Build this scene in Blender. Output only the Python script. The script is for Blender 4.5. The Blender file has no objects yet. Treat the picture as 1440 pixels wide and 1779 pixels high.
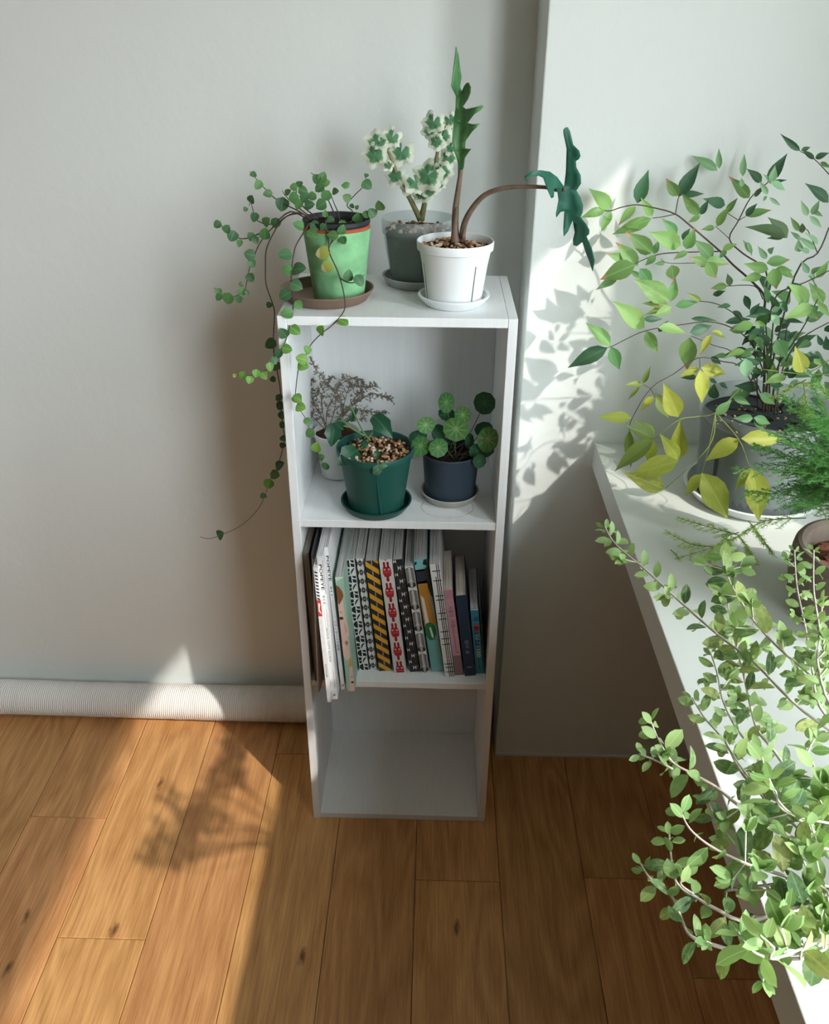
import bpy, bmesh, math, random
from mathutils import Vector, Matrix, noise, geometry
R = random.Random(7)
S = bpy.context.scene
COL = S.collection
V = Vector

# ------------------------------------------------------------------ camera
F = 1508.4852
CAM = V((0.2627, -1.4046, 1.6302))
RIGHT = V((0.99964163, 0.02604015, 0.00620581)).normalized()
FWD = V((-0.01954538, 0.86839881, -0.49548107)).normalized()
UP = RIGHT.cross(FWD).normalized()
cd = bpy.data.cameras.new('camera')
cd.sensor_fit = 'HORIZONTAL'; cd.sensor_width = 36.0; cd.lens = F / 1440 * 36.0
cd.clip_start = 0.05
cam = bpy.data.objects.new('camera', cd); COL.objects.link(cam)
bk = -FWD
cam.matrix_world = Matrix(((RIGHT.x, UP.x, bk.x, CAM.x), (RIGHT.y, UP.y, bk.y, CAM.y), (RIGHT.z, UP.z, bk.z, CAM.z), (0, 0, 0, 1)))
S.camera = cam

# ------------------------------------------------------------------ light
S.view_settings.view_transform = 'Standard'
S.view_settings.look = 'None'
S.view_settings.gamma = 1.0
S.view_settings.use_curve_mapping = False
S.view_settings.exposure = 0.0
SKY = 17.5
SUN = 3.3
w = bpy.data.worlds.new('sky'); S.world = w; w.use_nodes = True
nt = w.node_tree; nt.nodes.clear()
o_ = nt.nodes.new('ShaderNodeOutputWorld'); b_ = nt.nodes.new('ShaderNodeBackground')
tc = nt.nodes.new('ShaderNodeTexCoord'); sx_ = nt.nodes.new('ShaderNodeSeparateXYZ'); rp = nt.nodes.new('ShaderNodeValToRGB')
rp.color_ramp.elements[0].position = 0.47; rp.color_ramp.elements[0].color = (0.30, 0.30, 0.28, 1)
rp.color_ramp.elements[1].position = 0.53; rp.color_ramp.elements[1].color = (0.885, 0.965, 1.0, 1)
mp = nt.nodes.new('ShaderNodeMapRange'); mp.inputs[1].default_value = -1; mp.inputs[2].default_value = 1
nt.links.new(tc.outputs['Generated'], sx_.inputs[0]); nt.links.new(sx_.outputs[2], mp.inputs[0])
nt.links.new(mp.outputs[0], rp.inputs[0]); nt.links.new(rp.outputs[0], b_.inputs[0]); b_.inputs[1].default_value = SKY
nt.links.new(b_.outputs[0], o_.inputs[0])
sd = bpy.data.lights.new('sun', 'SUN'); sd.energy = SUN; sd.angle = math.radians(0.8); sd.color = (1.0, 0.95, 0.87)
sun = bpy.data.objects.new('sun', sd); COL.objects.link(sun)
SUND = V((-0.94, 1.0, -1.20)).normalized()
sun.rotation_euler = SUND.to_track_quat('-Z', 'Y').to_euler(); sun.location = (4, -4, 5)
# window opening (in the right wall)
XR, WT = 1.25, 0.08
WY0, WY1 = -2.6, -0.485
WZ0, WZ1 = 0.879, 2.36
pd = bpy.data.lights.new('window_portal', 'AREA'); pd.shape = 'RECTANGLE'; pd.size = WZ1 - WZ0; pd.size_y = WY1 - WY0
pd.cycles.is_portal = True
po = bpy.data.objects.new('window_portal', pd); COL.objects.link(po)
po.location = (XR + WT + 0.005, (WY0 + WY1) / 2, (WZ0 + WZ1) / 2); po.rotation_euler = (0, math.radians(90), 0)
S.cycles.use_denoising = True
S.cycles.max_bounces = 10; S.cycles.diffuse_bounces = 6; S.cycles.transparent_max_bounces = 24
S.cycles.sample_clamp_indirect = 6.0

# ------------------------------------------------------------------ pixel -> place
def ray(p):
    return RIGHT * ((p[0] - 720) / F) - UP * ((p[1] - 889.5) / F) + FWD
def at_y(px, py, y):
    d = ray((px, py)); return CAM + d * ((y - CAM.y) / d.y)
def at_z(px, py, z):
    d = ray((px, py)); return CAM + d * ((z - CAM.z) / d.z)
def to_px(P):
    d = P - CAM; z = d.dot(FWD)
    return V((720 + F * d.dot(RIGHT) / z, 889.5 - F * d.dot(UP) / z))

# ------------------------------------------------------------------ materials
def lin(h):
    h = h.lstrip('#'); out = []
    for i in (0, 2, 4):
        c = int(h[i:i+2], 16) / 255
        out.append(c / 12.92 if c <= 0.04045 else ((c + 0.055) / 1.055) ** 2.4)
    return (*out, 1)
def newmat(name):
    m = bpy.data.materials.new(name); m.use_nodes = True
    n = m.node_tree; p = n.nodes['Principled BSDF']
    return m, n, p
def node(n, t, **kw):
    x = n.nodes.new(t)
    for k, v in kw.items(): setattr(x, k, v)
    return x
def mat(name, col, rough=0.6, spec=0.3, bump=0, bscale=200, var=0.0, vscale=8, metal=0):
    m, n, p = newmat(name)
    c = lin(col) if isinstance(col, str) else col
    p.inputs['Base Color'].default_value = c
    p.inputs['Roughness'].default_value = rough; p.inputs['Specular IOR Level'].default_value = spec; p.inputs['Metallic'].default_value = metal
    if bump or var:
        t = node(n, 'ShaderNodeTexCoord')
    if var:
        nz = node(n, 'ShaderNodeTexNoise'); nz.inputs['Scale'].default_value = vscale; nz.inputs['Detail'].default_value = 5
        n.links.new(t.outputs['Object'], nz.inputs['Vector'])
        r = node(n, 'ShaderNodeValToRGB')
        r.color_ramp.elements[0].position = 0.3; r.color_ramp.elements[1].position = 0.7
        r.color_ramp.elements[0].color = (c[0]*(1-var), c[1]*(1-var), c[2]*(1-var), 1)
        r.color_ramp.elements[1].color = (min(1, c[0]*(1+var)), min(1, c[1]*(1+var)), min(1, c[2]*(1+var)), 1)
        n.links.new(nz.outputs[0], r.inputs[0]); n.links.new(r.outputs[0], p.inputs['Base Color'])
    if bump:
        nb = node(n, 'ShaderNodeTexNoise'); nb.inputs['Scale'].default_value = bscale; nb.inputs['Detail'].default_value = 3
        n.links.new(t.outputs['Object'], nb.inputs['Vector'])
        bp = node(n, 'ShaderNodeBump'); bp.inputs['Strength'].default_value = bump; bp.inputs['Distance'].default_value = 0.004
        n.links.new(nb.outputs[0], bp.inputs['Height']); n.links.new(bp.outputs[0], p.inputs['Normal'])
    return m
def leafmat(name, base, tip=None, rib=None, trans=0.38, rough=0.45, edge=None, tip_at=0.86, var=0.10, spot=None):
    """leaf blade: y is the length (Generated), colour varies a little from leaf to leaf"""
    m, n, p = newmat(name); c = lin(base)
    t = node(n, 'ShaderNodeTexCoord'); sp = node(n, 'ShaderNodeSeparateXYZ'); n.links.new(t.outputs['Generated'], sp.inputs[0])
    oi = node(n, 'ShaderNodeObjectInfo')
    hs = node(n, 'ShaderNodeHueSaturation'); hs.inputs['Color'].default_value = c
    mr = node(n, 'ShaderNodeMapRange'); mr.inputs[3].default_value = 1 - var * 2.2; mr.inputs[4].default_value = 1 + var * 2.2
    n.links.new(oi.outputs['Random'], mr.inputs[0]); n.links.new(mr.outputs[0], hs.inputs['Value'])
    mh = node(n, 'ShaderNodeMapRange'); mh.inputs[3].default_value = 0.5 - var * 0.16; mh.inputs[4].default_value = 0.5 + var * 0.12
    ml = node(n, 'ShaderNodeMath', operation='MULTIPLY'); ml.inputs[1].default_value = 7.31
    fr = node(n, 'ShaderNodeMath', operation='FRACT'); n.links.new(oi.outputs['Random'], ml.inputs[0]); n.links.new(ml.outputs[0], fr.inputs[0])
    n.links.new(fr.outputs[0], mh.inputs[0]); n.links.new(mh.outputs[0], hs.inputs['Hue'])
    out = hs.outputs[0]
    def mix(fac, col, prev):
        x = node(n, 'ShaderNodeMix', data_type='RGBA')
        n.links.new(fac, x.inputs[0]); n.links.new(prev, x.inputs[6]); x.inputs[7].default_value = lin(col); return x.outputs[2]
    if spot:
        nz = node(n, 'ShaderNodeTexNoise'); nz.inputs['Scale'].default_value = 3.5
        ad = node(n, 'ShaderNodeVectorMath', operation='ADD'); n.links.new(t.outputs['Generated'], ad.inputs[0]); n.links.new(oi.outputs['Random'], ad.inputs[1])
        n.links.new(ad.outputs[0], nz.inputs['Vector'])
        r = node(n, 'ShaderNodeMapRange'); r.inputs[1].default_value = 0.45; r.inputs[2].default_value = 0.7
        n.links.new(nz.outputs[0], r.inputs[0]); out = mix(r.outputs[0], spot, out)
    if rib:
        a = node(n, 'ShaderNodeMath', operation='SUBTRACT'); a.inputs[1].default_value = 0.5; n.links.new(sp.outputs[0], a.inputs[0])
        b = node(n, 'ShaderNodeMath', operation='ABSOLUTE'); n.links.new(a.outputs[0], b.inputs[0])
        r = node(n, 'ShaderNodeMapRange'); r.inputs[1].default_value = 0.045; r.inputs[2].default_value = 0.02; r.inputs[3].default_value = 0; r.inputs[4].default_value = 0.7
        n.links.new(b.outputs[0], r.inputs[0]); out = mix(r.outputs[0], rib, out)
    if tip:
        r = node(n, 'ShaderNodeMapRange'); r.inputs[1].default_value = tip_at - 0.05; r.inputs[2].default_value = tip_at + 0.04
        n.links.new(sp.outputs[1], r.inputs[0]); out = mix(r.outputs[0], tip, out)
    n.links.new(out, p.inputs['Base Color']); p.inputs['Roughness'].default_value = rough; p.inputs['Specular IOR Level'].default_value = 0.35
    tr = node(n, 'ShaderNodeBsdfTranslucent')
    br = node(n, 'ShaderNodeMix', data_type='RGBA'); br.blend_type = 'MULTIPLY'; br.inputs[0].default_value = 1
    n.links.new(out, br.inputs[6]); br.inputs[7].default_value = (1.0, 1.0, 0.68, 1); n.links.new(br.outputs[2], tr.inputs[0])
    ms = node(n, 'ShaderNodeMixShader'); ms.inputs[0].default_value = trans
    n.links.new(p.outputs[0], ms.inputs[1]); n.links.new(tr.outputs[0], ms.inputs[2])
    n.links.new(ms.outputs[0], n.nodes['Material Output'].inputs[0])
    return m
def clearmat(name, col, opacity, rough=0.35):
    m, n, p = newmat(name); p.inputs['Base Color'].default_value = lin(col); p.inputs['Roughness'].default_value = rough
    t = node(n, 'ShaderNodeBsdfTransparent'); t.inputs[0].default_value = (0.95, 0.97, 0.97, 1)
    ms = node(n, 'ShaderNodeMixShader'); ms.inputs[0].default_value = opacity
    n.links.new(t.outputs[0], ms.inputs[1]); n.links.new(p.outputs[0], ms.inputs[2]); n.links.new(ms.outputs[0], n.nodes['Material Output'].inputs[0])
    return m
def attrmat(name, rough=0.5):
    m, n, p = newmat(name)
    a = node(n, 'ShaderNodeAttribute'); a.attribute_name = 'ink'
    n.links.new(a.outputs['Color'], p.inputs['Base Color']); p.inputs['Roughness'].default_value = rough; p.inputs['Specular IOR Level'].default_value = 0.25
    return m

def wallmat(name, col):
    m, n, p = newmat(name); p.inputs['Base Color'].default_value = lin(col); p.inputs['Roughness'].default_value = 0.75; p.inputs['Specular IOR Level'].default_value = 0.2
    t = node(n, 'ShaderNodeTexCoord')
    a = node(n, 'ShaderNodeTexNoise'); a.inputs['Scale'].default_value = 2.2; a.inputs['Detail'].default_value = 4
    b = node(n, 'ShaderNodeTexNoise'); b.inputs['Scale'].default_value = 45; b.inputs['Detail'].default_value = 2
    v = node(n, 'ShaderNodeTexVoronoi'); v.inputs['Scale'].default_value = 5.5
    for x in (a, b, v): n.links.new(t.outputs['Object'], x.inputs['Vector'])
    r = node(n, 'ShaderNodeMapRange'); r.inputs[1].default_value = 0.0; r.inputs[2].default_value = 0.03; r.inputs[3].default_value = 1; r.inputs[4].default_value = 0
    n.links.new(v.outputs['Distance'], r.inputs[0])
    m1 = node(n, 'ShaderNodeMath', operation='MULTIPLY_ADD'); m1.inputs[1].default_value = 0.18; n.links.new(b.outputs[0], m1.inputs[0]); n.links.new(a.outputs[0], m1.inputs[2])
    m2 = node(n, 'ShaderNodeMath', operation='MULTIPLY_ADD'); m2.inputs[1].default_value = 0.12; n.links.new(r.outputs[0], m2.inputs[0]); n.links.new(m1.outputs[0], m2.inputs[2])
    bp = node(n, 'ShaderNodeBump'); bp.inputs['Strength'].default_value = 0.35; bp.inputs['Distance'].default_value = 0.012
    n.links.new(m2.outputs[0], bp.inputs['Height']); n.links.new(bp.outputs[0], p.inputs['Normal'])
    return m
def paintmat(name, col):
    """brushed white paint with faint vertical strokes"""
    m, n, p = newmat(name); p.inputs['Roughness'].default_value = 0.5; p.inputs['Specular IOR Level'].default_value = 0.3
    t = node(n, 'ShaderNodeTexCoord'); mp = node(n, 'ShaderNodeMapping'); mp.inputs['Scale'].default_value = (120, 25, 6)
    nz = node(n, 'ShaderNodeTexNoise'); nz.inputs['Scale'].default_value = 1.0; nz.inputs['Detail'].default_value = 4
    n.links.new(t.outputs['Object'], mp.inputs[0]); n.links.new(mp.outputs[0], nz.inputs['Vector'])
    r = node(n, 'ShaderNodeValToRGB'); c = lin(col)
    r.color_ramp.elements[0].color = (c[0]*.965, c[1]*.965, c[2]*.965, 1); r.color_ramp.elements[1].color = c
    r.color_ramp.elements[0].position = .3; r.color_ramp.elements[1].position = .6
    n.links.new(nz.outputs[0], r.inputs[0]); n.links.new(r.outputs[0], p.inputs['Base Color'])
    bp = node(n, 'ShaderNodeBump'); bp.inputs['Strength'].default_value = 0.10; bp.inputs['Distance'].default_value = 0.002
    n.links.new(nz.outputs[0], bp.inputs['Height']); n.links.new(bp.outputs[0], p.inputs['Normal'])
    return m
def oakmat(name):
    m, n, p = newmat(name); p.inputs['Roughness'].default_value = 0.42; p.inputs['Specular IOR Level'].default_value = 0.3
    t = node(n, 'ShaderNodeTexCoord'); oi = node(n, 'ShaderNodeObjectInfo')
    off = node(n, 'ShaderNodeVectorMath', operation='MULTIPLY_ADD'); n.links.new(oi.outputs['Random'], off.inputs[0])
    off.inputs[1].default_value = (37, 53, 19); n.links.new(t.outputs['Object'], off.inputs[2])
    def mapped(sc):
        mp = node(n, 'ShaderNodeMapping'); mp.inputs['Scale'].default_value = sc; n.links.new(off.outputs[0], mp.inputs[0]); return mp.outputs[0]
    big = node(n, 'ShaderNodeTexNoise'); big.inputs['Scale'].default_value = 1; big.inputs['Detail'].default_value = 2; n.links.new(mapped((7, 1.1, 1)), big.inputs['Vector'])
    # cathedral grain: contour lines of a stretched noise field
    mlt = node(n, 'ShaderNodeMath', operation='MULTIPLY'); mlt.inputs[1].default_value = 11; n.links.new(big.outputs[0], mlt.inputs[0])
    fr = node(n, 'ShaderNodeMath', operation='PINGPONG'); fr.inputs[1].default_value = 0.5; n.links.new(mlt.outputs[0], fr.inputs[0])
    fine = node(n, 'ShaderNodeTexNoise'); fine.inputs['Scale'].default_value = 1; fine.inputs['Detail'].default_value = 5; fine.inputs['Roughness'].default_value = .7; n.links.new(mapped((260, 9, 1)), fine.inputs['Vector'])
    kn = node(n, 'ShaderNodeTexVoronoi'); kn.voronoi_dimensions = '2D'; kn.inputs['Scale'].default_value = 1; 
    wv = node(n, 'ShaderNodeTexNoise'); wv.inputs['Scale'].default_value = 1; wv.inputs['Detail'].default_value = 4; n.links.new(mapped((90, 40, 1)), wv.inputs['Vector'])
    wa = node(n, 'ShaderNodeVectorMath', operation='MULTIPLY_ADD'); n.links.new(wv.outputs['Color'], wa.inputs[0]); wa.inputs[1].default_value = (.16, .12, 0); n.links.new(mapped((9, 3.4, 0.001)), wa.inputs[2]); n.links.new(wa.outputs[0], kn.inputs['Vector'])
    kr = node(n, 'ShaderNodeMapRange'); kr.inputs[1].default_value = 0.0; kr.inputs[2].default_value = 0.085; kr.inputs[3].default_value = 1; kr.inputs[4].default_value = 0; n.links.new(kn.outputs['Distance'], kr.inputs[0])
    kc = node(n, 'ShaderNodeSeparateXYZ'); n.links.new(kn.outputs['Color'], kc.inputs[0])
    kg = node(n, 'ShaderNodeMath', operation='GREATER_THAN'); kg.inputs[1].default_value = 0.74; n.links.new(kc.outputs[0], kg.inputs[0])
    kk = node(n, 'ShaderNodeMath', operation='MULTIPLY'); n.links.new(kr.outputs[0], kk.inputs[0]); n.links.new(kg.outputs[0], kk.inputs[1])
    a = node(n, 'ShaderNodeMath', operation='MULTIPLY_ADD'); a.inputs[1].default_value = 0.38; n.links.new(fr.outputs[0], a.inputs[0])
    b = node(n, 'ShaderNodeMath', operation='MULTIPLY'); b.inputs[1].default_value = 0.85; n.links.new(fine.outputs[0], b.inputs[0]); n.links.new(b.outputs[0], a.inputs[2])
    r = node(n, 'ShaderNodeValToRGB'); e = r.color_ramp.elements
    e[0].position = 0.25; e[0].color = lin('#a2713f'); e[1].position = 0.68; e[1].color = lin('#d6a369')
    n.links.new(a.outputs[0], r.inputs[0])
    hs = node(n, 'ShaderNodeHueSaturation'); n.links.new(r.outputs[0], hs.inputs['Color'])
    mr = node(n, 'ShaderNodeMapRange'); mr.inputs[3].default_value = 0.90; mr.inputs[4].default_value = 1.10; n.links.new(oi.outputs['Random'], mr.inputs[0]); n.links.new(mr.outputs[0], hs.inputs['Value'])
    ml = node(n, 'ShaderNodeMath', operation='MULTIPLY'); ml.inputs[1].default_value = 5.7; fr2 = node(n, 'ShaderNodeMath', operation='FRACT')
    n.links.new(oi.outputs['Random'], ml.inputs[0]); n.links.new(ml.outputs[0], fr2.inputs[0])
    mh = node(n, 'ShaderNodeMapRange'); mh.inputs[3].default_value = 0.489; mh.inputs[4].default_value = 0.502; n.links.new(fr2.outputs[0], mh.inputs[0]); n.links.new(mh.outputs[0], hs.inputs['Hue'])
    mx = node(n, 'ShaderNodeMix', data_type='RGBA'); n.links.new(kk.outputs[0], mx.inputs[0]); n.links.new(hs.outputs[0], mx.inputs[6]); mx.inputs[7].default_value = lin('#5a3a1e')
    n.links.new(mx.outputs[2], p.inputs['Base Color'])
    bp = node(n, 'ShaderNodeBump'); bp.inputs['Strength'].default_value = 0.15; bp.inputs['Distance'].default_value = 0.001
    n.links.new(fine.outputs[0], bp.inputs['Height']); n.links.new(bp.outputs[0], p.inputs['Normal'])
    return m
def pagemat(name, a='#cfcac4', b='#77737a', c='#e9e4dc', scale=420, tint=None):
    """stacked paper edges: thin lines along the thickness of the block (x)"""
    m, n, p = newmat(name); p.inputs['Roughness'].default_value = 0.8
    t = node(n, 'ShaderNodeTexCoord'); mp = node(n, 'ShaderNodeMapping'); mp.inputs['Scale'].default_value = (scale, 6, 3)
    n.links.new(t.outputs['Object'], mp.inputs[0])
    nz = node(n, 'ShaderNodeTexNoise'); nz.inputs['Scale'].default_value = 1; nz.inputs['Detail'].default_value = 3; n.links.new(mp.outputs[0], nz.inputs['Vector'])
    r = node(n, 'ShaderNodeValToRGB'); e = r.color_ramp.elements
    e[0].position = .35; e[0].color = lin(b); e[1].position = .5; e[1].color = lin(a)
    x = e.new(.66); x.color = lin(c)
    if tint: y = e.new(.58); y.color = lin(tint)
    n.links.new(nz.outputs[0], r.inputs[0]); n.links.new(r.outputs[0], p.inputs['Base Color'])
    return m

# ------------------------------------------------------------------ geometry helpers
class MB:
    def __init__(s): s.v = []; s.f = []; s.c = []
    def add(s, vs, fs, col=None):
        k = len(s.v); s.v += [tuple(x) for x in vs]; s.f += [tuple(i + k for i in f) for f in fs]; s.c += [col] * len(fs)
    def box(s, a, b):
        x0, y0, z0 = a; x1, y1, z1 = b
        s.add([(x0,y0,z0),(x1,y0,z0),(x1,y1,z0),(x0,y1,z0),(x0,y0,z1),(x1,y0,z1),(x1,y1,z1),(x0,y1,z1)],
              [(0,3,2,1),(4,5,6,7),(0,1,5,4),(1,2,6,5),(2,3,7,6),(3,0,4,7)])
    def prism(s, O, X, Y, Z, a, b):
        """box in a local frame"""
        vs = []
        for (i, j, k) in ((0,0,0),(1,0,0),(1,1,0),(0,1,0),(0,0,1),(1,0,1),(1,1,1),(0,1,1)):
            vs.append(O + X * (b[0] if i else a[0]) + Y * (b[1] if j else a[1]) + Z * (b[2] if k else a[2]))
        s.add(vs, [(0,3,2,1),(4,5,6,7),(0,1,5,4),(1,2,6,5),(2,3,7,6),(3,0,4,7)])
    def tube(s, pts, rad, n=6, caps=True):
        pts = [V(p) for p in pts]; m = len(pts)
        if not hasattr(rad, '__len__'): rad = [rad] * m
        t0 = (pts[1] - pts[0]).normalized(); a = t0.orthogonal().normalized(); vs = []
        for i in range(m):
            t = (pts[min(i+1, m-1)] - pts[max(i-1, 0)])
            t = t.normalized() if t.length > 1e-9 else t0
            a = (a - t * a.dot(t)); a = a.normalized() if a.length > 1e-6 else t.orthogonal().normalized()
            b = t.cross(a)
            for k in range(n):
                q = 2 * math.pi * k / n; vs.append(pts[i] + (a * math.cos(q) + b * math.sin(q)) * rad[i])
        fs = [(i*n+k, i*n+(k+1) % n, (i+1)*n+(k+1) % n, (i+1)*n+k) for i in range(m-1) for k in range(n)]
        if caps: fs += [tuple(range(n-1, -1, -1)), tuple((m-1)*n+k for k in range(n))]
        s.add(vs, fs)
    def lathe(s, c, prof, n=40, close=True):
        cx, cy, cz = c; vs = []; fs = []; m = len(prof)
        for (r, z) in prof:
            for k in range(n):
                q = 2*math.pi*k/n; vs.append((cx + r*math.cos(q), cy + r*math.sin(q), cz + z))
        for i in range(m-1):
            for k in range(n): fs.append((i*n+k, i*n+(k+1) % n, (i+1)*n+(k+1) % n, (i+1)*n+k))
        if close:
            fs.append(tuple(range(n-1, -1, -1))) if prof[0][0] > 0.0005 else None
            fs.append(tuple((m-1)*n+k for k in range(n))) if prof[-1][0] > 0.0005 else None
        s.add(vs, fs)
    def mesh(s, name, off=V((0,0,0)), smooth=False, mats=()):
        me = bpy.data.meshes.new(name)
        me.from_pydata([(x[0]-off[0], x[1]-off[1], x[2]-off[2]) for x in s.v], [], s.f)
        if any(c is not None for c in s.c):
            at = me.color_attributes.new('ink', 'FLOAT_COLOR', 'CORNER'); i = 0
            for f, c in zip(s.f, s.c):
                for _ in f: at.data[i].color = c or (1, 1, 1, 1); i += 1
        for mm in mats: me.materials.append(mm)
        if smooth: me.polygons.foreach_set('use_smooth', [True] * len(me.polygons))
        me.update()
        return me
    def build(s, name, m, parent=None, smooth=False, bevel=0, auto=False):
        off = root_of(parent).location if parent else V((0, 0, 0))
        me = s.mesh(name, off, smooth or auto, [m] if m else [])
        o = bpy.data.objects.new(name, me); COL.objects.link(o)
        if parent: o.parent = parent
        if bevel:
            md = o.modifiers.new('bevel', 'BEVEL'); md.width = bevel; md.segments = 2; md.limit_method = 'ANGLE'; md.angle_limit = math.radians(40)
        if auto:
            me.polygons.foreach_set('use_smooth', [True] * len(me.polygons))
            try: me.set_sharp_from_angle(angle=math.radians(38))
            except Exception: pass
        return o
def root_of(o):
    while o.parent: o = o.parent
    return o
def empty(name, loc, label, cat, group=None):
    o = bpy.data.objects.new(name, None); COL.objects.link(o); o.location = loc; o.empty_display_size = 0.02
    o['label'] = label; o['category'] = cat
    if group: o['group'] = group
    return o
def tag(o, label, cat, group=None):
    o['label'] = label; o['category'] = cat
    if group: o['group'] = group
    return o
def struct(name, mb, m, parent=None, **kw):
    o = mb.build(name, m, parent, **kw)
    if not parent: o['kind'] = 'structure'
    return o
def smooth_path(pts, n=4):
    """Catmull-Rom through the points"""
    pts = [V(p) for p in pts]; out = []
    for i in range(len(pts) - 1):
        p0 = pts[max(i-1, 0)]; p1 = pts[i]; p2 = pts[i+1]; p3 = pts[min(i+2, len(pts)-1)]
        for k in range(n):
            t = k / n
            out.append(0.5 * ((2*p1) + (p2-p0)*t + (2*p0-5*p1+4*p2-p3)*t*t + (3*p1-p0-3*p2+p3)*t**3))
    out.append(pts[-1]); return out
def leafmesh(name, hw, m, rows=6, fold=0.25, curl=0.12, wave=0.0, cols=(-1, -.5, 0, .5, 1)):
    mb = MB(); vs = []; n = len(cols)
    for i in range(rows + 1):
        t = i / rows; h = max(hw(t), 0.004)
        for c in cols:
            z = abs(c) * h * fold - curl * (t - .35) ** 2 * 1.6 + wave * h * math.sin(t * 9 + c * 2)
            vs.append((c * h, t, z))
    fs = [(i*n+k, i*n+k+1, (i+1)*n+k+1, (i+1)*n+k) for i in range(rows) for k in range(n-1)]
    mb.add(vs, fs); return mb.mesh(name, smooth=True, mats=[m])
def leaf_frame(B, T, roll=0.0, face=0.75, up=0.35, rnd=0.35, r=R):
    y = (T - B); L = y.length; y = y.normalized()
    v = (CAM - (B + T) / 2).normalized() * face + V((0, 0, 1)) * up + V((r.uniform(-1, 1), r.uniform(-1, 1), r.uniform(-1, 1))) * rnd
    z = v - y * v.dot(y)
    if z.length < 0.05: z = y.orthogonal()
    z.normalize(); x = y.cross(z)
    if roll: q = Matrix.Rotation(roll, 3, y); x = q @ x; z = q @ z
    return x, y, z, L
def put_leaf(me, root, B, T, wide=1.0, name='leaf', **kw):
    x, y, z, L = leaf_frame(V(B), V(T), **kw); b = V(B) - root_of(root).location
    o = bpy.data.objects.new(name, me); COL.objects.link(o); o.parent = root
    o.matrix_basis = Matrix(((x.x*L*wide, y.x*L, z.x*L, b.x), (x.y*L*wide, y.y*L, z.y*L, b.y), (x.z*L*wide, y.z*L, z.z*L, b.z), (0, 0, 0, 1)))
    return o

# ------------------------------------------------------------------ dimensions from the photograph
H, D, W, TH = 1.198, 0.278, 0.40, 0.016          # the shelf unit; its front is y = 0
Z2, Z3 = 0.7977, 0.4065                          # centres of the two inner boards
YP, YB = 0.215, 0.385                            # pillar face, back wall
PX = 0.436                                       # pillar edge
LX, LZ, LT = 0.5926, 0.8788, 0.055               # ledge edge, top, thickness

# ------------------------------------------------------------------ the room
M_wall = wallmat('wall_plaster', '#e2e6e4')
M_ceil = mat('ceiling_paint', '#b4b4b0', 0.9)
M_far = mat('far_wall_paint', '#827f78', 0.9)
M_oak = oakmat('oak_floor')
M_sub = mat('subfloor', '#4a2f18', 0.9)
M_trim = mat('trim_paint', '#dcdcd8', 0.6)
X0, Y0, ZC = -5.5, -7.5, 2.6
m = MB(); m.box((X0, Y0, -0.06), (XR + WT, YB, -0.014)); floor = struct('floor', m, M_sub)
xs = [-0.121 - 0.181 * k for k in range(30, 0, -1)] + [-0.121, 0.061, 0.242, 0.426, 0.610, 0.791, 0.972, 1.153, 1.33]
joint = {-0.664: -0.016, -0.483: -0.318, 0.242: -0.160, 0.610: -0.143, 0.791: -0.366, -0.302: -0.95, -0.121: 0.20, 0.061: -0.72, 0.426: -1.02, -0.845: -0.55, 0.972: 0.1}
rp_ = random.Random(3)
for a, b in zip(xs[:-1], xs[1:]):
    j = next((v for k, v in joint.items() if abs(k - a) < 0.01), rp_.uniform(-0.9, 0.3))
    cuts = sorted({YB, Y0, *[y for y in (j + 1.5 * k for k in range(-6, 3)) if Y0 + .05 < y < YB - 0.02]})
    a2 = max(a, X0); b2 = min(b, XR + WT)
    for y0, y1 in zip(cuts[:-1], cuts[1:]):
        g = 0.0006; ch = 0.0016; m = MB()
        O = V(((a2 + b2) / 2, (y0 + y1) / 2, 0)); hx, hy = (b2 - a2) / 2 - g, (y1 - y0) / 2 - g
        vs = [(sx*hx, sy*hy, -0.014) for sx, sy in ((-1,-1),(1,-1),(1,1),(-1,1))] + [(sx*hx, sy*hy, -ch*0.6) for sx, sy in ((-1,-1),(1,-1),(1,1),(-1,1))] + \
             [(sx*(hx-ch), sy*(hy-ch), 0) for sx, sy in ((-1,-1),(1,-1),(1,1),(-1,1))]
        m.add(vs, [(4*i+k, 4*i+(k+1) % 4, 4*(i+1)+(k+1) % 4, 4*(i+1)+k) for i in range(2) for k in range(4)] + [(8, 9, 10, 11)])
        o = bpy.data.objects.new('plank', m.mesh('plank', mats=[M_oak])); COL.objects.link(o); o.parent = floor; o.location = O
m = MB(); m.box((X0, YB, -0.06), (PX + 0.1, YB + 0.1, ZC)); struct('wall_back', m, M_wall)
m = MB(); m.box((PX, YP, -0.06), (XR + WT, YB + 0.1, ZC)); struct('wall_pillar', m, M_wall, bevel=0.003)
m = MB(); m.box((X0 - 0.1, Y0, -0.06), (X0, YB + .1, ZC)); struct('wall_left', m, M_far)
m = MB(); m.box((X0 - 0.1, Y0 - 0.1, -0.06), (XR + WT, Y0, ZC)); struct('wall_front', m, M_far)
m = MB(); m.box((X0 - 0.1, Y0 - 0.1, ZC), (XR + WT, YB + 0.1, ZC + 0.1)); struct('ceiling', m, M_ceil)
m = MB()
m.box((XR, Y0, -0.06), (XR + WT, YP, WZ0)); m.box((XR, Y0, WZ1), (XR + WT, YP, ZC))
m.box((XR, WY1, WZ0), (XR + WT, YP, WZ1)); m.box((XR, Y0, WZ0), (XR + WT, WY0, WZ1))
m.box((XR, -1.05, WZ0), (XR + WT, -0.77, WZ1))    # pier between the two lights
m.box((XR, -1.30, WZ0), (XR + WT, -1.062, WZ1))  # unseen solid board added beside the pier to keep sun off ledge and shelf
struct('wall_right', m, M_wall)
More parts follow.
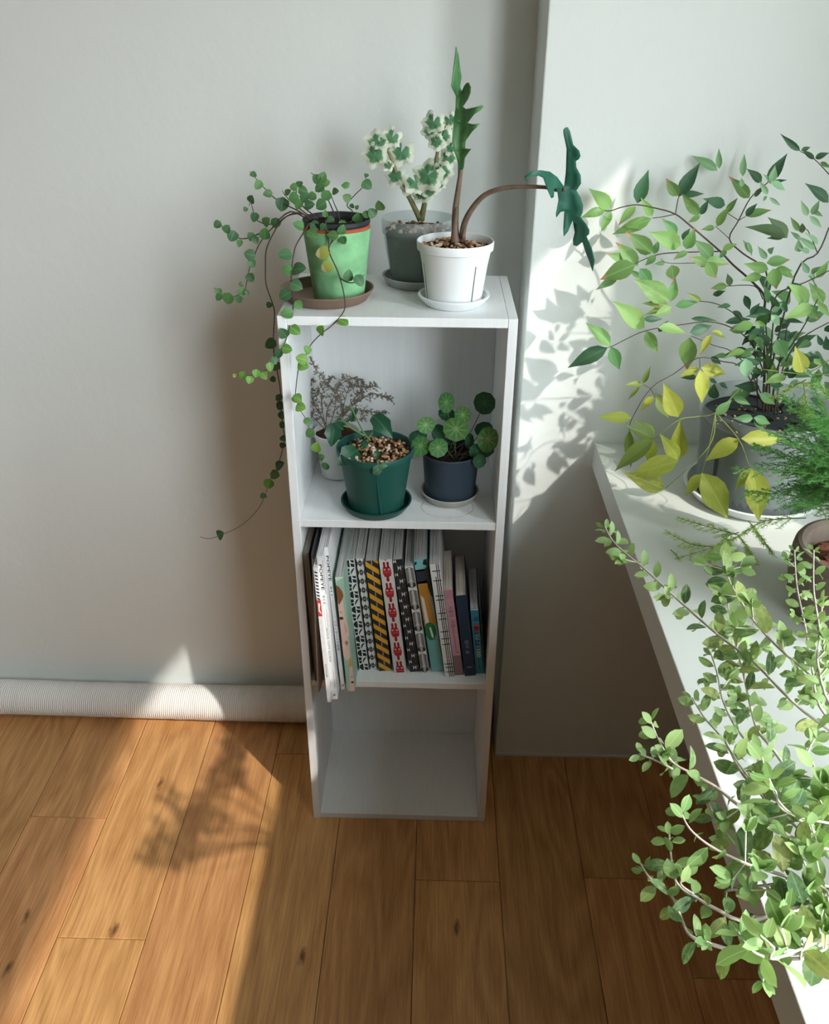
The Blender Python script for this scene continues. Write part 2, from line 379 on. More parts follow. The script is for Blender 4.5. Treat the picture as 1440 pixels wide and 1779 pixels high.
# window frame: outer edge flush with the opening so that it trims the light like the wall does
fx0, fx1 = XR + 0.015, XR + 0.055; fw = 0.012
for i, (ya, yb) in enumerate(((WY0, -1.30), (-0.77, WY1))):
    m = MB(); m.box((fx0, ya, WZ0), (fx1, yb, WZ0 + 0.02)); m.box((fx0, ya, WZ1 - fw), (fx1, yb, WZ1)); m.box((fx0, ya, WZ0 + 0.02), (fx1, ya + fw, WZ1 - fw))
    m.box((fx0, yb - fw, WZ0 + 0.02), (fx1, yb, WZ1 - fw)); struct('window_%d' % (i + 1), m, M_trim)
m = MB(); m.box((PX, YP - 0.004, 0), (XR, YP, 0.007)); struct('trim_1', m, M_trim)

# ------------------------------------------------------------------ ledge under the window
M_ledge = mat('ledge_paint', '#c9ccc6', 0.5, 0.3, bump=0.06, bscale=60)
m = MB(); m.box((LX, -2.6, LZ - LT), (XR, YP, LZ)); o = m.build('window_ledge', M_ledge, bevel=0.0015)
tag(o, 'deep white ledge board under the window carrying the leafy potted plants', 'ledge')

# ------------------------------------------------------------------ shelf unit
M_white = paintmat('white_shelf_paint', '#e9ebec')
sh = empty('shelf_unit', (W/2, D/2, 0), 'narrow tall white painted shelf unit with three open bays, holding pots and magazines', 'shelf')
def panel(name, a, b, bev=0.0012):
    m = MB(); m.box(a, b); return m.build(name, M_white, sh, bevel=bev)
panel('side_panel', (0, 0, 0), (TH, D, H)); panel('side_panel', (W - TH, 0, 0), (W, D, H))
panel('top_panel', (TH, 0.0005, H - TH), (W - TH, D, H - 0.0003)); panel('bottom_panel', (TH, 0.0015, 0), (W - TH, D, TH))
panel('back_panel', (TH, 0.2696, TH), (W - TH, D, H - TH))
shelf2 = panel('shelf_board', (TH, 0.003, Z2 - TH/2), (W - TH, 0.2696, Z2 + TH/2)); panel('shelf_board', (TH, 0.003, Z3 - TH/2), (W - TH, 0.2696, Z3 + TH/2))
ZS2, ZS3 = Z2 + TH/2, Z3 + TH/2
# ring left by a wet pot on the upper board
M_stain = mat('water_stain', '#b9b3a8', 0.7)
m = MB(); ctr = V((0.293, 0.062, ZS2 + 0.0002)); n = 72; vs = []; fs = []
for k in range(n):
    q = 2*math.pi*k/n; rr = 0.048 + 0.0015 * noise.noise(V((math.cos(q)*2, math.sin(q)*2, 3)))
    wd = 0.0005 + 0.0006 * abs(noise.noise(V((math.cos(q)*3, math.sin(q)*3, 1))))
    for r_ in (rr - wd, rr + wd): vs.append(ctr + V((math.cos(q)*r_*1.05, math.sin(q)*r_*0.85, 0)))
fs = [(2*k, 2*k+1, (2*k+3) % (2*n), (2*k+2) % (2*n)) for k in range(n)]
m.add(vs, fs); m.build('water_stain', M_stain, shelf2)

# ------------------------------------------------------------------ fabric roll behind the shelf
M_roll = mat('roll_cotton', '#e6e3df', 0.95, 0.1, bump=0.15, bscale=300)
m = MB(); n = 22; xs_ = []; x = -1.35
while x < 0.425: xs_.append(x); x += 0.00135
prev = None; vs = []; fs = []
for i, x in enumerate(xs_):
    cy = 0.332 + 0.002 * math.sin(x * 5); 
    rr = 0.0465 + 0.0018 * math.sin(x * 4.0 + 1) + 0.0019 * (0, 1, 0, -1.2)[i % 4] * (0.8 + 0.5 * noise.noise(V((x * 30, 0, 0))))
    for k in range(n):
        q = 2*math.pi*k/n; s_ = 0.0035 * math.sin(q)
        r2 = rr + 0.0012 * noise.noise(V((x * 14, math.cos(q) * 1.5, math.sin(q) * 1.5)))
        vs.append((x + s_, cy + r2 * math.cos(q), 0.0485 + r2 * math.sin(q)))
L = len(xs_)
fs = [(i*n+k, i*n+(k+1) % n, (i+1)*n+(k+1) % n, (i+1)*n+k) for i in range(L-1) for k in range(n)] + [tuple(range(n-1, -1, -1)), tuple((L-1)*n+k for k in range(n))]
m.add(vs, fs); o = m.build('fabric_roll', M_roll, smooth=True)
tag(o, 'long white ribbed fabric roll lying on the floor along the back wall', 'roll')

# ------------------------------------------------------------------ pots
M_soil = mat('potting_soil', '#2b2019', 0.95, 0.1, bump=1.0, bscale=160, var=0.5, vscale=90)
M_bark = mat('bark_soil', '#4a3426', 0.95, 0.1, bump=1.0, bscale=140, var=0.5, vscale=70)
def pebmat():
    m, n, p = newmat('pebble_stone'); oi = node(n, 'ShaderNodeObjectInfo'); r = node(n, 'ShaderNodeValToRGB'); e = r.color_ramp.elements
    r.color_ramp.interpolation = 'CONSTANT'
    e[0].color = lin('#b08d66'); e[1].position = .85; e[1].color = lin('#5b4636')
    for q, c in ((.2, '#cfb08a'), (.4, '#8f6a4c'), (.58, '#d8c7ac'), (.72, '#a3714f')): e.new(q).color = lin(c)
    n.links.new(oi.outputs['Random'], r.inputs[0]); n.links.new(r.outputs[0], p.inputs['Base Color']); p.inputs['Roughness'].default_value = .85
    return m
M_peb = pebmat()
pebs = []
for k in range(3):
    bm = bmesh.new(); bmesh.ops.create_icosphere(bm, subdivisions=1, radius=1)
    for v in bm.verts:
        v.co *= 1 + 0.3 * noise.noise(v.co * 1.3 + V((k * 9, 0, 0))); v.co.z *= .7
    me = bpy.data.meshes.new('pebble'); bm.to_mesh(me); bm.free(); me.materials.append(M_peb); pebs.append(me)
def pebbles(root, c, r, z, n, size, rng, lo=0.7, hi=1.35):
    off = root_of(root).location; pts = []
    for _ in range(n * 12):
        if len(pts) >= n: break
        q = rng.uniform(0, 6.283); d = r * math.sqrt(rng.random()); p = V((c[0] + d*math.cos(q), c[1] + d*math.sin(q), z + rng.uniform(0, size*.7)))
        if all((p - a).length > size * 1.15 for a in pts): pts.append(p)
    for p in pts:
        s = size * rng.uniform(lo, hi); o = bpy.data.objects.new('pebble', rng.choice(pebs)); COL.objects.link(o); o.parent = root
        o.location = p - off; o.rotation_euler = (rng.uniform(-.6, .6), rng.uniform(-.6, .6), rng.uniform(0, 6.28)); o.scale = (s, s * rng.uniform(.7, 1), s)
def pot_shell(root, c, z0, rb, rt, h, m, rim=0.006, rimh=0.012, th=0.0025, name='pot', band=None, foot=0.0):
    mb = MB()
    prof = [(rb - .004, 0), (rb, 0.003)]
    if band: zb, dr = band; prof += [(rb + (rt-rb)*zb - dr, h*zb), (rb + (rt-rb)*zb, h*zb + 0.002)]
    zr = h - rimh; rr = rb + (rt - rim - rb) * zr / h
    prof += [(rr, zr), (rt - .001, zr + .002), (rt, h - .002), (rt - .0012, h), (rt - th, h - .001), (rt - th - rim * .6, zr), (rb - th, 0.006), (0.0001, 0.006)]
    mb.lathe((c[0], c[1], z0), prof, 44); return mb.build(name, m, root, auto=True)
def soil_disc(root, c, z, r, m, name='soil', amp=0.003):
    mb = MB(); n = 28; vs = [(c[0], c[1], z + amp * .5)]; fs = []
    for i in range(1, 6):
        for k in range(n):
            q = 2*math.pi*k/n; d = r * i / 5
            vs.append((c[0] + d*math.cos(q), c[1] + d*math.sin(q), z + amp * noise.noise(V((d*math.cos(q)*60, d*math.sin(q)*60, z))) ))
    fs += [(0, 1+k, 1+(k+1) % n) for k in range(n)]
    fs += [(1+(i-1)*n+k, 1+i*n+k, 1+i*n+(k+1) % n, 1+(i-1)*n+(k+1) % n) for i in range(1, 5) for k in range(n)]
    mb.add(vs, fs); return mb.build(name, m, root, smooth=True)
def saucer(name, label, c, z0, rb, rt, h, m, th=0.003, lip=0.002):
    mb = MB(); mb.lathe((c[0], c[1], z0), [(rb - .003, 0), (rb, .0015), (rt - lip, h - .004), (rt, h - .002), (rt, h - .0005), (rt - .0015, h), (rt - th - .0005, h - .001), (rt - th - .001, h-.004), (rb - .001, .004), (0.0001, .004)], 48)
    o = mb.build(name, m, auto=True); o.data.transform(Matrix.Translation((-c[0], -c[1], -z0))); o.location = (c[0], c[1], z0)
    return tag(o, label, 'saucer', 'saucers under the pots')
M_bark_stem = mat('brown_stem', '#5d4a3c', 0.8, var=.25, vscale=60)
M_vine = mat('vine_stem', '#4a3d37', 0.7)
M_greenstem = mat('green_stem', '#5f7a45', 0.6)

# ---- green pot with the trailing vine
M_brown = mat('brown_saucer_plastic', '#7a6556', 0.6, var=.12, vscale=12)
M_greenpot = mat('green_painted_clay', '#84bb8a', 0.8, 0.15, bump=.3, bscale=70, var=.22, vscale=26)
M_terra = mat('terracotta_rim', '#b0583c', 0.8)
M_black = mat('dark_nursery_plastic', '#2c3236', 0.45)
gc = (0.0935, 0.107)
saucer('saucer', 'round brown saucer under the green painted pot', (0.073, 0.107), H, 0.070, 0.0818, 0.021, M_brown)
vine = empty('potted_vine', (gc[0], gc[1], H + .006), 'trailing small-leaved vine in a green painted pot on the brown saucer', 'plant', 'potted plants')
mb = MB(); mb.lathe((gc[0], gc[1], H + .0045), [(.042, 0), (.0445, .003), (.0575, .116), (.0575, .1175), (.055, .1175), (.05, .05), (.0001, .05)], 44); mb.build('pot', M_greenpot, vine, auto=True)
mb = MB(); mb.lathe((gc[0], gc[1], H + .11), [(.052, 0), (.0555, .012), (.0565, .0165), (.055, .0175), (.052, .012), (.0001, .004)], 40); o = mb.build('pot_rim', M_terra, vine, auto=True); o['label'] = 'orange terracotta rim'
mb = MB(); mb.lathe((gc[0], gc[1], H + .112), [(.050, 0), (.0545, .017), (.0572, .019), (.0572, .0245), (.0560, .0255), (.053, .022), (.05, .01), (.0001, .01)], 40); o = mb.build('inner_pot', M_black, vine, auto=True); o['label'] = 'dark plastic inner pot'
soil_disc(vine, gc, H + .129, .0535, M_soil)
vy = lambda t: t
K4 = lambda pts: [(340 + x/4, 270 + y/4) for x, y in pts]
K3b = lambda pts: [(340 + x/4.943, 600 + y/4.943) for x, y in pts]
# (pixel path, depth at its start, depth at its end)
VST = [
 (K4([(780,430),(740,405),(680,402),(600,450),(530,560),(490,660),(485,780),(490,900),(530,1020),(548,1100),(540,1250),(545,1400),(570,1520),(590,1650)]) + K3b([(735,560),(750,700),(762,800),(745,900),(700,1040),(640,1150),(600,1270),(540,1400),(400,1540),(240,1620),(120,1660),(40,1645)]), .09, .10),
 (K4([(790,470),(740,550),(690,640),(670,760),(662,900),(680,1020),(660,1150),(620,1300),(560,1400),(520,1470),(420,1520),(320,1530),(270,1525)]), .06, -.05),
 (K4([(900,450),(920,580),(930,680),(980,790),(1015,900),(1035,1000),(1030,1080),(960,1170),(870,1240),(800,1315),(770,1380),(740,1440),(710,1500),(690,1690)]) + K3b([(865,460),(900,560),(945,630),(980,720),(1015,810),(1050,930),(1110,1040)]), .055, -.02),
 (K4([(790,440),(740,405),(640,420),(560,480),(480,560),(430,640),(400,720),(370,800),(350,900),(330,950),(220,990),(130,920)]), .10, .12),
 (K4([(770,440),(660,390),(560,460),(500,480),(440,460),(410,430),(385,330),(370,350)]), .11, .15),
 (K4([(450,540),(380,570),(310,578),(230,540),(180,490),(150,450)]), .115, .12),
 (K4([(800,440),(720,390),(660,360),(600,330),(540,290),(470,220),(400,140),(375,110)]), .12, .17),
 (K4([(830,440),(760,400),(690,340),(640,300),(600,245)]), .12, .13),
 (K4([(960,450),(960,400),(930,330),(900,260),(870,180),(800,120)]), .12, .14),
 (K4([(1000,450),(990,400),(960,330),(940,270)]), .11, .13),
 (K4([(1060,450),(1090,390),(1050,345),(1110,270),(1160,220),(1185,140)]), .13, .15),
 (K4([(1090,480),(1150,460),(1230,410),(1270,370),(1310,380)]), .12, .10),
 (K4([(990,550),(940,610),(930,640)]), .05, .046),
 (K4([(1000,850),(1050,880),(1110,880),(1170,830)]), .035, .02),
 (K4([(850,440),(720,330),(700,240),(720,205)]), .10, .13),
]
vpts = []
for pts, ya, yb in VST:
    n = len(pts); P = []
    for i, (x, y) in enumerate(pts):
        t = i / (n - 1); yy = ya + (yb - ya) * (min(1, t * 2.2) if pts is VST[2][0] else t)
        P.append(at_y(x, y, yy))
    P = smooth_path(P, 3); rad = [0.0013 - 0.0008 * i / len(P) for i in range(len(P))]
    mb = MB(); mb.tube(P, rad, 5); mb.build('stem', M_vine, vine, smooth=True)
    vpts += [(to_px(p), p) for p in P]
vhw = lambda t: 0.47 * math.sin(math.pi * min(1, t ** 0.72)) ** 0.62
MV = [leafmesh('vine_leaf', vhw, leafmat('vine_leaf_green', c, rib='#6f9a5c', trans=.3), rows=6, fold=.18, curl=.15) for c in ('#4c7450', '#5a8650', '#44684f')]
MVy = leafmesh('vine_leaf_dry', vhw, leafmat('vine_leaf_dry', '#9aa04e', tip='#c9b98e', tip_at=.7, trans=.3), rows=6, fold=.2, curl=.2)
MVl = leafmesh('vine_leaf_young', vhw, leafmat('vine_leaf_young', '#6fa04a', rib='#9cc077', trans=.35), rows=6, fold=.18, curl=.15)
VL4 = [(400,130,45),(435,205,75),(500,265,68),(385,305,55),(410,430,72),(345,375,36),(490,460,62),(555,470,78),(480,545,84),(385,565,64),(415,590,62),(305,610,58),(255,560,84),(215,510,62),(150,480,62),(375,690,84),(390,750,68),(380,850,72),(315,895,36),(160,950,58),(160,985,58),(225,995,84),(320,950,62),(300,1000,62),(355,955,42),
 (600,340,105),(640,255,52),(680,220,58),(720,200,48),(680,295,78),(745,245,74),(760,290,84),(715,340,78),(790,345,74),(810,285,62),(840,165,74),(880,150,80),(905,190,62),(860,225,80),(905,280,84),(870,345,84),(970,250,46),(1045,205,52),(1050,295,64),(1025,215,32),(1190,205,80),(1185,140,32),(1085,350,34),(1120,360,36),(1280,350,74),(1225,400,74),(1180,410,54),(1125,435,74),(1020,480,68),(935,450,58),(900,405,54),(1075,485,52),(1015,515,74),(830,490,80),(885,500,62),(810,545,84),(715,485,84),(950,555,84),(1025,590,62),(880,680,100,'y'),(910,775,90,'y'),(1060,835,88),(1135,870,95),
 (620,690,104),(635,795,78),(715,790,100),(700,905,95),(620,970,98),(715,1040,74),(635,1095,94),(690,1215,90,'l'),(610,1235,80),(635,1345,74,'l'),(520,1310,90,'d'),(575,1380,76),(545,1425,60,'d'),(515,1470,70,'l'),(565,1465,62),(475,1530,64,'l'),(420,1515,60,'l'),(375,1560,60,'l'),(325,1530,60,'l'),(270,1530,32,'y'),(535,1555,46,'d'),(870,1215,64,'l'),(1025,1155,84,'l'),(775,1350,70,'l'),(735,1415,85,'l'),(745,1460,80,'l'),(510,1040,46,'d'),(575,1690,50,'d'),(705,1690,74,'l')]
VL3 = [(875,460,88,'l'),(900,530,88,'l'),(960,655,78),(980,755,88),(1035,875,90,'l'),(1080,960,54),(1115,1040,66),(715,445,66,'d'),(725,520,84,'d'),(740,600,76,'d'),(745,680,66,'d'),(750,800,66,'d'),(745,860,56,'d'),(720,1030,84,'d'),(680,1110,88),(625,1190,92,'l'),(580,1290,54,'d'),(210,1625,60,'d')]
rv = random.Random(21)
LV = [(340 + a[0]/4, 270 + a[1]/4, a[2]/4, a[3] if len(a) > 3 else '') for a in VL4] + [(340 + a[0]/4.943, 600 + a[1]/4.943, a[2]/4.943, a[3] if len(a) > 3 else '') for a in VL3]
for (x, y, s, k) in LV:
    q, p = min(vpts, key=lambda a: (a[0].x - x) ** 2 + (a[0].y - y) ** 2)
    d = V((x, y)) - q; yy = p.y - rv.uniform(.002, .010)
    if d.length < 2: d = V((rv.uniform(-1, 1), 1))
    d = d.normalized() * s * .55 + V((rv.uniform(-.15, .15), rv.uniform(-.05, .3))) * s
    d = d.normalized() * s * .5
    B = at_y(x - d.x, y - d.y, yy + .002); T = at_y(x + d.x, y + d.y, yy - rv.uniform(-.003, .006))
    me = MVy if k == 'y' else MVl if k == 'l' else MV[2] if k == 'd' else rv.choice(MV[:2])
    put_leaf(me, vine, B, T, wide=rv.uniform(.85, 1.1), face=1, up=.3, rnd=.38, r=rv)

# ---- white pot with the two jagged leaves
M_wpl = mat('white_plastic', '#e8ebec', 0.4)
M_slit = mat('pot_slit', '#6b7175', 0.7)
wc = (0.2945, 0.086)
saucer('saucer', 'white plastic saucer under the white pot at the front of the shelf top', wc, H, .0495, .0622, .0185, M_wpl, th=.0045, lip=.001)
alo = empty('potted_arrow_plant', (wc[0], wc[1], H + .004), 'two jagged dark green leaves on long stalks in a white plastic pot', 'plant', 'potted plants')
pot_shell(alo, wc, H + .0045, .0475, .0652, .1035, M_wpl, rim=.004, rimh=.016)
for ang in (-2.75, -.93, .4, 2.0):
    mb = MB(); c_, s_ = math.cos(ang), math.sin(ang)
    for (z0, z1) in ((.006, .082),):
        r0, r1 = .0479 + .0125*z0/.1, .0479 + .0125*z1/.1; t = V((-s_, c_, 0)) * .0011
        a = V((wc[0] + c_*r0, wc[1] + s_*r0, H + .0045 + z0)); b = V((wc[0] + c_*r1*1.005, wc[1] + s_*r1*1.005, H + .0045 + z1))
        mb.add([a - t, a + t, b + t, b - t], [(0, 1, 2, 3)])
    mb.build('slit', M_slit, alo)
soil_disc(alo, wc, H + .0955, .0605, M_bark, amp=.004)
pebbles(alo, wc, .054, H + .097, 75, .0042, random.Random(5))
K2 = lambda pts: [(600 + x/3.1304, 60 + y/3.1304) for x, y in pts]
M_alo1 = leafmat('arrow_leaf_green', '#558a56', trans=.25, rough=.4, var=.05, spot='#74a468')
M_alo2 = leafmat('arrow_leaf_dark', '#2c6454', trans=.12, rough=.4, var=.05, spot='#3f7a66')
def blade(root, outline, yf, m, axis):
    """a thin leaf blade with real lobes: triangulated outline, subdivided and bent in depth"""
    pts = [V((x, y, 0)) for x, y in outline]
    tri = geometry.tessellate_polygon([pts])
    bm = bmesh.new(); vs = [bm.verts.new(p) for p in pts]
    for t in tri:
        try: bm.faces.new([vs[i] for i in t])
        except ValueError: pass
    bmesh.ops.subdivide_edges(bm, edges=bm.edges[:], cuts=2, use_grid_fill=True)
    off = root_of(root).location
    for v in bm.verts: v.co = at_y(v.co.x, v.co.y, yf(v.co.x, v.co.y)) - off
    bmesh.ops.recalc_face_normals(bm, faces=bm.faces[:])
    me = bpy.data.meshes.new('leaf'); bm.to_mesh(me); bm.free(); me.materials.append(m)
    me.polygons.foreach_set('use_smooth', [True] * len(me.polygons))
    o = bpy.data.objects.new('leaf', me); COL.objects.link(o); o.parent = root
    sd_ = o.modifiers.new('thickness', 'SOLIDIFY'); sd_.thickness = .0009
    return o
o1 = K2([(600,65),(612,110),(625,180),(632,230),(624,285),(634,310),(650,275),(662,262),(672,261),(684,285),(682,315),(668,350),(640,392),(655,406),(700,396),(745,383),(749,396),(735,412),(700,435),(664,482),(695,488),(733,482),(715,505),(690,528),(655,578),(652,622),(686,621),(668,645),(650,672),(645,720),(630,762),(612,765),(612,700),(590,630),(580,580),(588,470),(598,400),(600,335),(586,305),(574,280),(582,220)])
o2 = K2([(1184,518),(1195,505),(1210,505),(1222,525),(1240,600),(1272,632),(1279,660),(1270,678),(1254,688),(1256,722),(1280,765),(1282,810),(1257,848),(1280,885),(1293,930),(1290,968),(1278,990),(1310,1030),(1327,1062),(1326,1085),(1312,1098),(1340,1160),(1357,1230),(1345,1287),(1328,1235),(1308,1185),(1290,1128),(1262,1150),(1240,1145),(1238,1115),(1248,1075),(1237,1010),(1210,1070),(1186,1097),(1184,1060),(1190,960),(1168,965),(1146,994),(1144,975),(1158,900),(1152,855),(1136,825),(1130,885),(1118,890),(1098,845),(1075,780),(1050,768),(1010,775),(980,790),(974,772),(1010,745),(1060,737),(1110,745),(1150,775),(1188,828),(1198,750),(1202,620),(1185,540)])
blade(alo, o1, lambda x, y: .088 + .012 * math.sin((y - 100) / 60) - .0006 * max(0, x - 796) + .010 * math.sin(x * .12), M_alo1, 0)
blade(alo, o2, lambda x, y: .020 + .00009 * (y - 330) + .012 * math.sin((x - 960) * .05) - .0003 * abs(x - 985), M_alo2, 0)
def stalk(root, pts, ys, r0, r1, m, name='stem', n=7):
    P = smooth_path([at_y(x, y, ys[0] + (ys[1]-ys[0]) * i / (len(pts)-1)) for i, (x, y) in enumerate(pts)], 4)
    mb = MB(); mb.tube(P, [r0 + (r1-r0) * (i/len(P)) ** .7 for i in range(len(P))], n); return mb.build(name, m, root, smooth=True)
M_pet = mat('petiole_brown', '#6e5a4c', 0.6, var=.3, vscale=50)
stalk(alo, K2([(602,1125),(596,1050),(598,950),(612,850),(622,780),(628,735)]), (.085, .088), .0075, .0032, M_pet)
stalk(alo, K2([(598,1128),(594,1080),(600,1000),(606,940)]), (.079, .083), .0085, .003, M_pet, 'sheath')
stalk(alo, K2([(632,1120),(646,1030),(690,945),(760,872),(860,836),(980,828),(1090,832),(1165,850),(1195,840)]), (.085, .021), .0062, .0022, M_pet)
stalk(alo, K2([(640,1110),(655,1020),(672,960),(682,935)]), (.076, .072), .004, .0008, M_pet, 'sheath')

# ---- clear pot with the variegated geranium
M_clear = clearmat('cloudy_clear_plastic', '#b9c2c2', .24)
M_greysauc = mat('grey_saucer_plastic', '#a9adaa', .5)
M_darksoil = mat('dark_wet_soil', '#1a2226', .8, .3, bump=.6, bscale=120, var=.35, vscale=40)
pc = (0.229, 0.215)
saucer('saucer', 'pale grey saucer under the cloudy clear pot at the back of the shelf top', pc, H, .057, .066, .018, M_greysauc)
ger = empty('potted_geranium', (pc[0], pc[1], H + .004), 'cream-edged variegated leafy plant in a cloudy clear pot, behind the white pot', 'plant', 'potted plants')
mb = MB(); mb.lathe((pc[0], pc[1], H + .0065), [(.001, 0), (.046, 0), (.048, .003), (.0585, .083), (.001, .083)], 40, False); mb.build('soil', M_darksoil, ger, auto=True)
pot_shell(ger, pc, H + .0045, .0505, .0665, .115, M_clear, rim=.003, rimh=.028, th=.0012)
soil_disc(ger, pc, H + .0985, .060, M_bark, name='gravel_bed', amp=.003)
pebbles(ger, pc, .056, H + .0995, 80, .0042, random.Random(6))
def palmate(name, seed, dark):
    rg = random.Random(seed); mb = MB(); n = 30; vs = [(0, .42, .0)]; cs = [0]
    for j, f in enumerate((.38, .72, 1.0)):
        for k in range(n):
            q = -math.pi/2 + .30 + (2*math.pi - .60) * k / (n-1)
            lob = .85 + .11 * math.cos(5 * (q - math.pi/2)) + .05 * math.cos(15 * q + seed)
            rr = f * .60 * lob
            vs.append((rr*math.cos(q)*1.05, .42 + rr*math.sin(q), .10*f*f*(.6*math.sin(5*q + 1) + .5*math.sin(3*q)) - .14*f*f)); cs.append(f)
    fs = [(0, 1+k, 2+k) for k in range(n-1)] + [(1+j*n+k, 1+(j+1)*n+k, 2+(j+1)*n+k, 2+j*n+k) for j in range(2) for k in range(n-1)]
    mb.add(vs, fs); me = mb.mesh(name, smooth=True)
    at = me.color_attributes.new('ring', 'FLOAT_COLOR', 'POINT')
    for i, c in enumerate(cs): at.data[i].color = (c, c, c, 1)
    me.materials.append(dark); return me
def varmat():
    m, n, p = newmat('variegated_leaf'); a = node(n, 'ShaderNodeAttribute'); a.attribute_name = 'ring'
    t = node(n, 'ShaderNodeTexCoord'); nz = node(n, 'ShaderNodeTexNoise'); nz.inputs['Scale'].default_value = 5; nz.inputs['Detail'].default_value = 3; n.links.new(t.outputs['Object'], nz.inputs['Vector'])
    ad = node(n, 'ShaderNodeMath', operation='MULTIPLY_ADD'); ad.inputs[1].default_value = .55; n.links.new(nz.outputs[0], ad.inputs[0]); n.links.new(a.outputs['Fac'], ad.inputs[2])
    r = node(n, 'ShaderNodeValToRGB'); e = r.color_ramp.elements; e[0].position = .80; e[0].color = lin('#5a8f66'); e[1].position = .96; e[1].color = lin('#eaeedd')
    x = e.new(.88); x.color = lin('#93b68c')
    n.links.new(ad.outputs[0], r.inputs[0]); n.links.new(r.outputs[0], p.inputs['Base Color']); p.inputs['Roughness'].default_value = .6
    tr = node(n, 'ShaderNodeBsdfTranslucent'); n.links.new(r.outputs[0], tr.inputs[0]); ms = node(n, 'ShaderNodeMixShader'); ms.inputs[0].default_value = .3
    n.links.new(p.outputs[0], ms.inputs[1]); n.links.new(tr.outputs[0], ms.inputs[2]); n.links.new(ms.outputs[0], n.nodes['Material Output'].inputs[0]); return m
MVR = varmat(); PAL = [palmate('geranium_leaf', s, MVR) for s in (1, 2, 3)]
rg = random.Random(4)
for (x, y, s) in [(165,605,125),(155,665,120),(250,565,95),(300,650,125),(235,715,55),(265,775,100),(475,485,110),(455,530,80),(570,470,75),(525,560,105),(495,590,80),(560,680,95),(525,760,105),(510,700,65),(440,775,145),(385,810,110),(340,835,80),(510,820,60),(420,870,90),(460,860,70),(570,620,70),(555,520,70),(195,590,70),(470,720,70)]:
    cx, cy = K2([(x, y)])[0]; s = s / 3.1304 * 1.15; yy = pc[1] - rg.uniform(0, .03); a = rg.uniform(-.7, .7)
    put_leaf(rg.choice(PAL), ger, at_y(cx - s*.5*math.sin(a), cy - s*.5*math.cos(a), yy), at_y(cx + s*.5*math.sin(a), cy + s*.5*math.cos(a), yy - .008), face=1, up=.35, rnd=.3, r=rg)
M_gst = mat('geranium_stem', '#7d7a55', .8, var=.3, vscale=60)
for P, r0, r1 in [([(408,1010),(350,890),(300,810),(265,720),(235,640),(190,610)], .0055, .002), ([(412,1010),(430,920),(440,860),(490,750),(500,640),(540,520),(560,480)], .006, .002), ([(300,810),(345,860),(385,865)], .002, .001), ([(235,640),(240,600),(250,575)], .0018, .001), ([(445,850),(480,830),(510,820)], .002, .001), ([(265,745),(240,730)], .002, .001), ([(500,640),(520,600),(530,570)], .002, .001), ([(495,720),(545,690)], .002, .001)]:
    stalk(ger, K2(P), (pc[1], pc[1] - .01), r0, r1, M_gst)

# ---- middle bay: heather in a white pot, dark green pot, navy pot
M_dg = mat('dark_green_plastic', '#1f5048', .45, .3, var=.1, vscale=10)
M_navy = mat('navy_plastic', '#33424f', .5, .3)
M_wpot2 = mat('greyish_white_plastic', '#d9dbd8', .5)
K3 = lambda pts: [(480 + x/3.4286, 620 + y/3.4286) for x, y in pts]
hc = (.068, .195)
hea = empty('potted_heather', (hc[0], hc[1], ZS2), 'dry brownish heather in a plain white pot at the back of the upper bay', 'plant', 'potted plants')
pot_shell(hea, hc, ZS2 + .0002, .034, .047, .098, M_wpot2, rim=.002, rimh=.012)
soil_disc(hea, hc, ZS2 + .088, .0435, M_bark)
M_hst = mat('dry_twig', '#6a5a4c', .9); M_hlf = mat('dry_leaf', '#7f7a6b', .9, var=.35, vscale=90)
rh = random.Random(12); tw = MB(); lf = MB()
def heather_leaf(p, d):
    L = rh.uniform(.003, .0055); x = d.cross(V((rh.uniform(-1,1), rh.uniform(-1,1), rh.uniform(-1,1)))).normalized() * .0010
    lf.add([p - x, p + d*L*.5 - x*.4, p + d*L, p + d*L*.5 + x*1.4, p + x], [(0, 1, 2, 3, 4)])
HE = [[(300,440),(300,330),(345,220),(300,150),(250,90),(210,25)],[(310,440),(350,300),(355,220),(395,130)],[(330,440),(400,330),(360,200),(420,140),(480,125),(520,160)],[(340,440),(440,300),(500,260),(560,220),(640,240),(680,250)],[(320,440),(260,340),(225,280),(200,200),(215,130)],[(350,440),(460,330),(520,320),(590,330),(640,335)],[(300,440),(270,300),(280,200),(330,120)],[(330,440),(380,360),(430,190),(470,170),(540,180),(590,170)],[(300,440),(230,370),(200,330)],[(320,450),(420,320),(470,240),(510,200)],[(300,440),(240,260),(270,170)],[(330,440),(430,380),(520,370)]]
for P in HE:
    pts = K3(P); ya = hc[1] - .005; yb = hc[1] + rh.uniform(-.04, .045)
    Q = smooth_path([at_y(x, y, ya + (yb - ya) * i / (len(pts)-1)) for i, (x, y) in enumerate(pts)], 5)
    tw.tube(Q, [.0011 - .0007*i/len(Q) for i in range(len(Q))], 4)
    for i in range(4, len(Q)):
        t = (Q[i] - Q[i-1]).normalized()
        for k in range(2):
            d = (t*.5 + V((rh.uniform(-1,1), rh.uniform(-1,1), rh.uniform(-.6,1)))).normalized(); ln = rh.uniform(.008, .024) * (1.2 - .7*i/len(Q))
            E_ = Q[i] + d*ln; E_.z -= ln * .2; tw.tube([Q[i], (Q[i]+E_)/2, E_], [.0005, .0004, .0003], 3)
            for j in range(10):
                p = Q[i].lerp(E_, rh.random()); heather_leaf(p, (d*.6 + V((rh.uniform(-1,1), rh.uniform(-1,1), rh.uniform(-1,1)))).normalized())
tw.build('twigs', M_hst, hea)['kind'] = 'stuff'; lf.build('dry_leaves', M_hlf, hea)['kind'] = 'stuff'

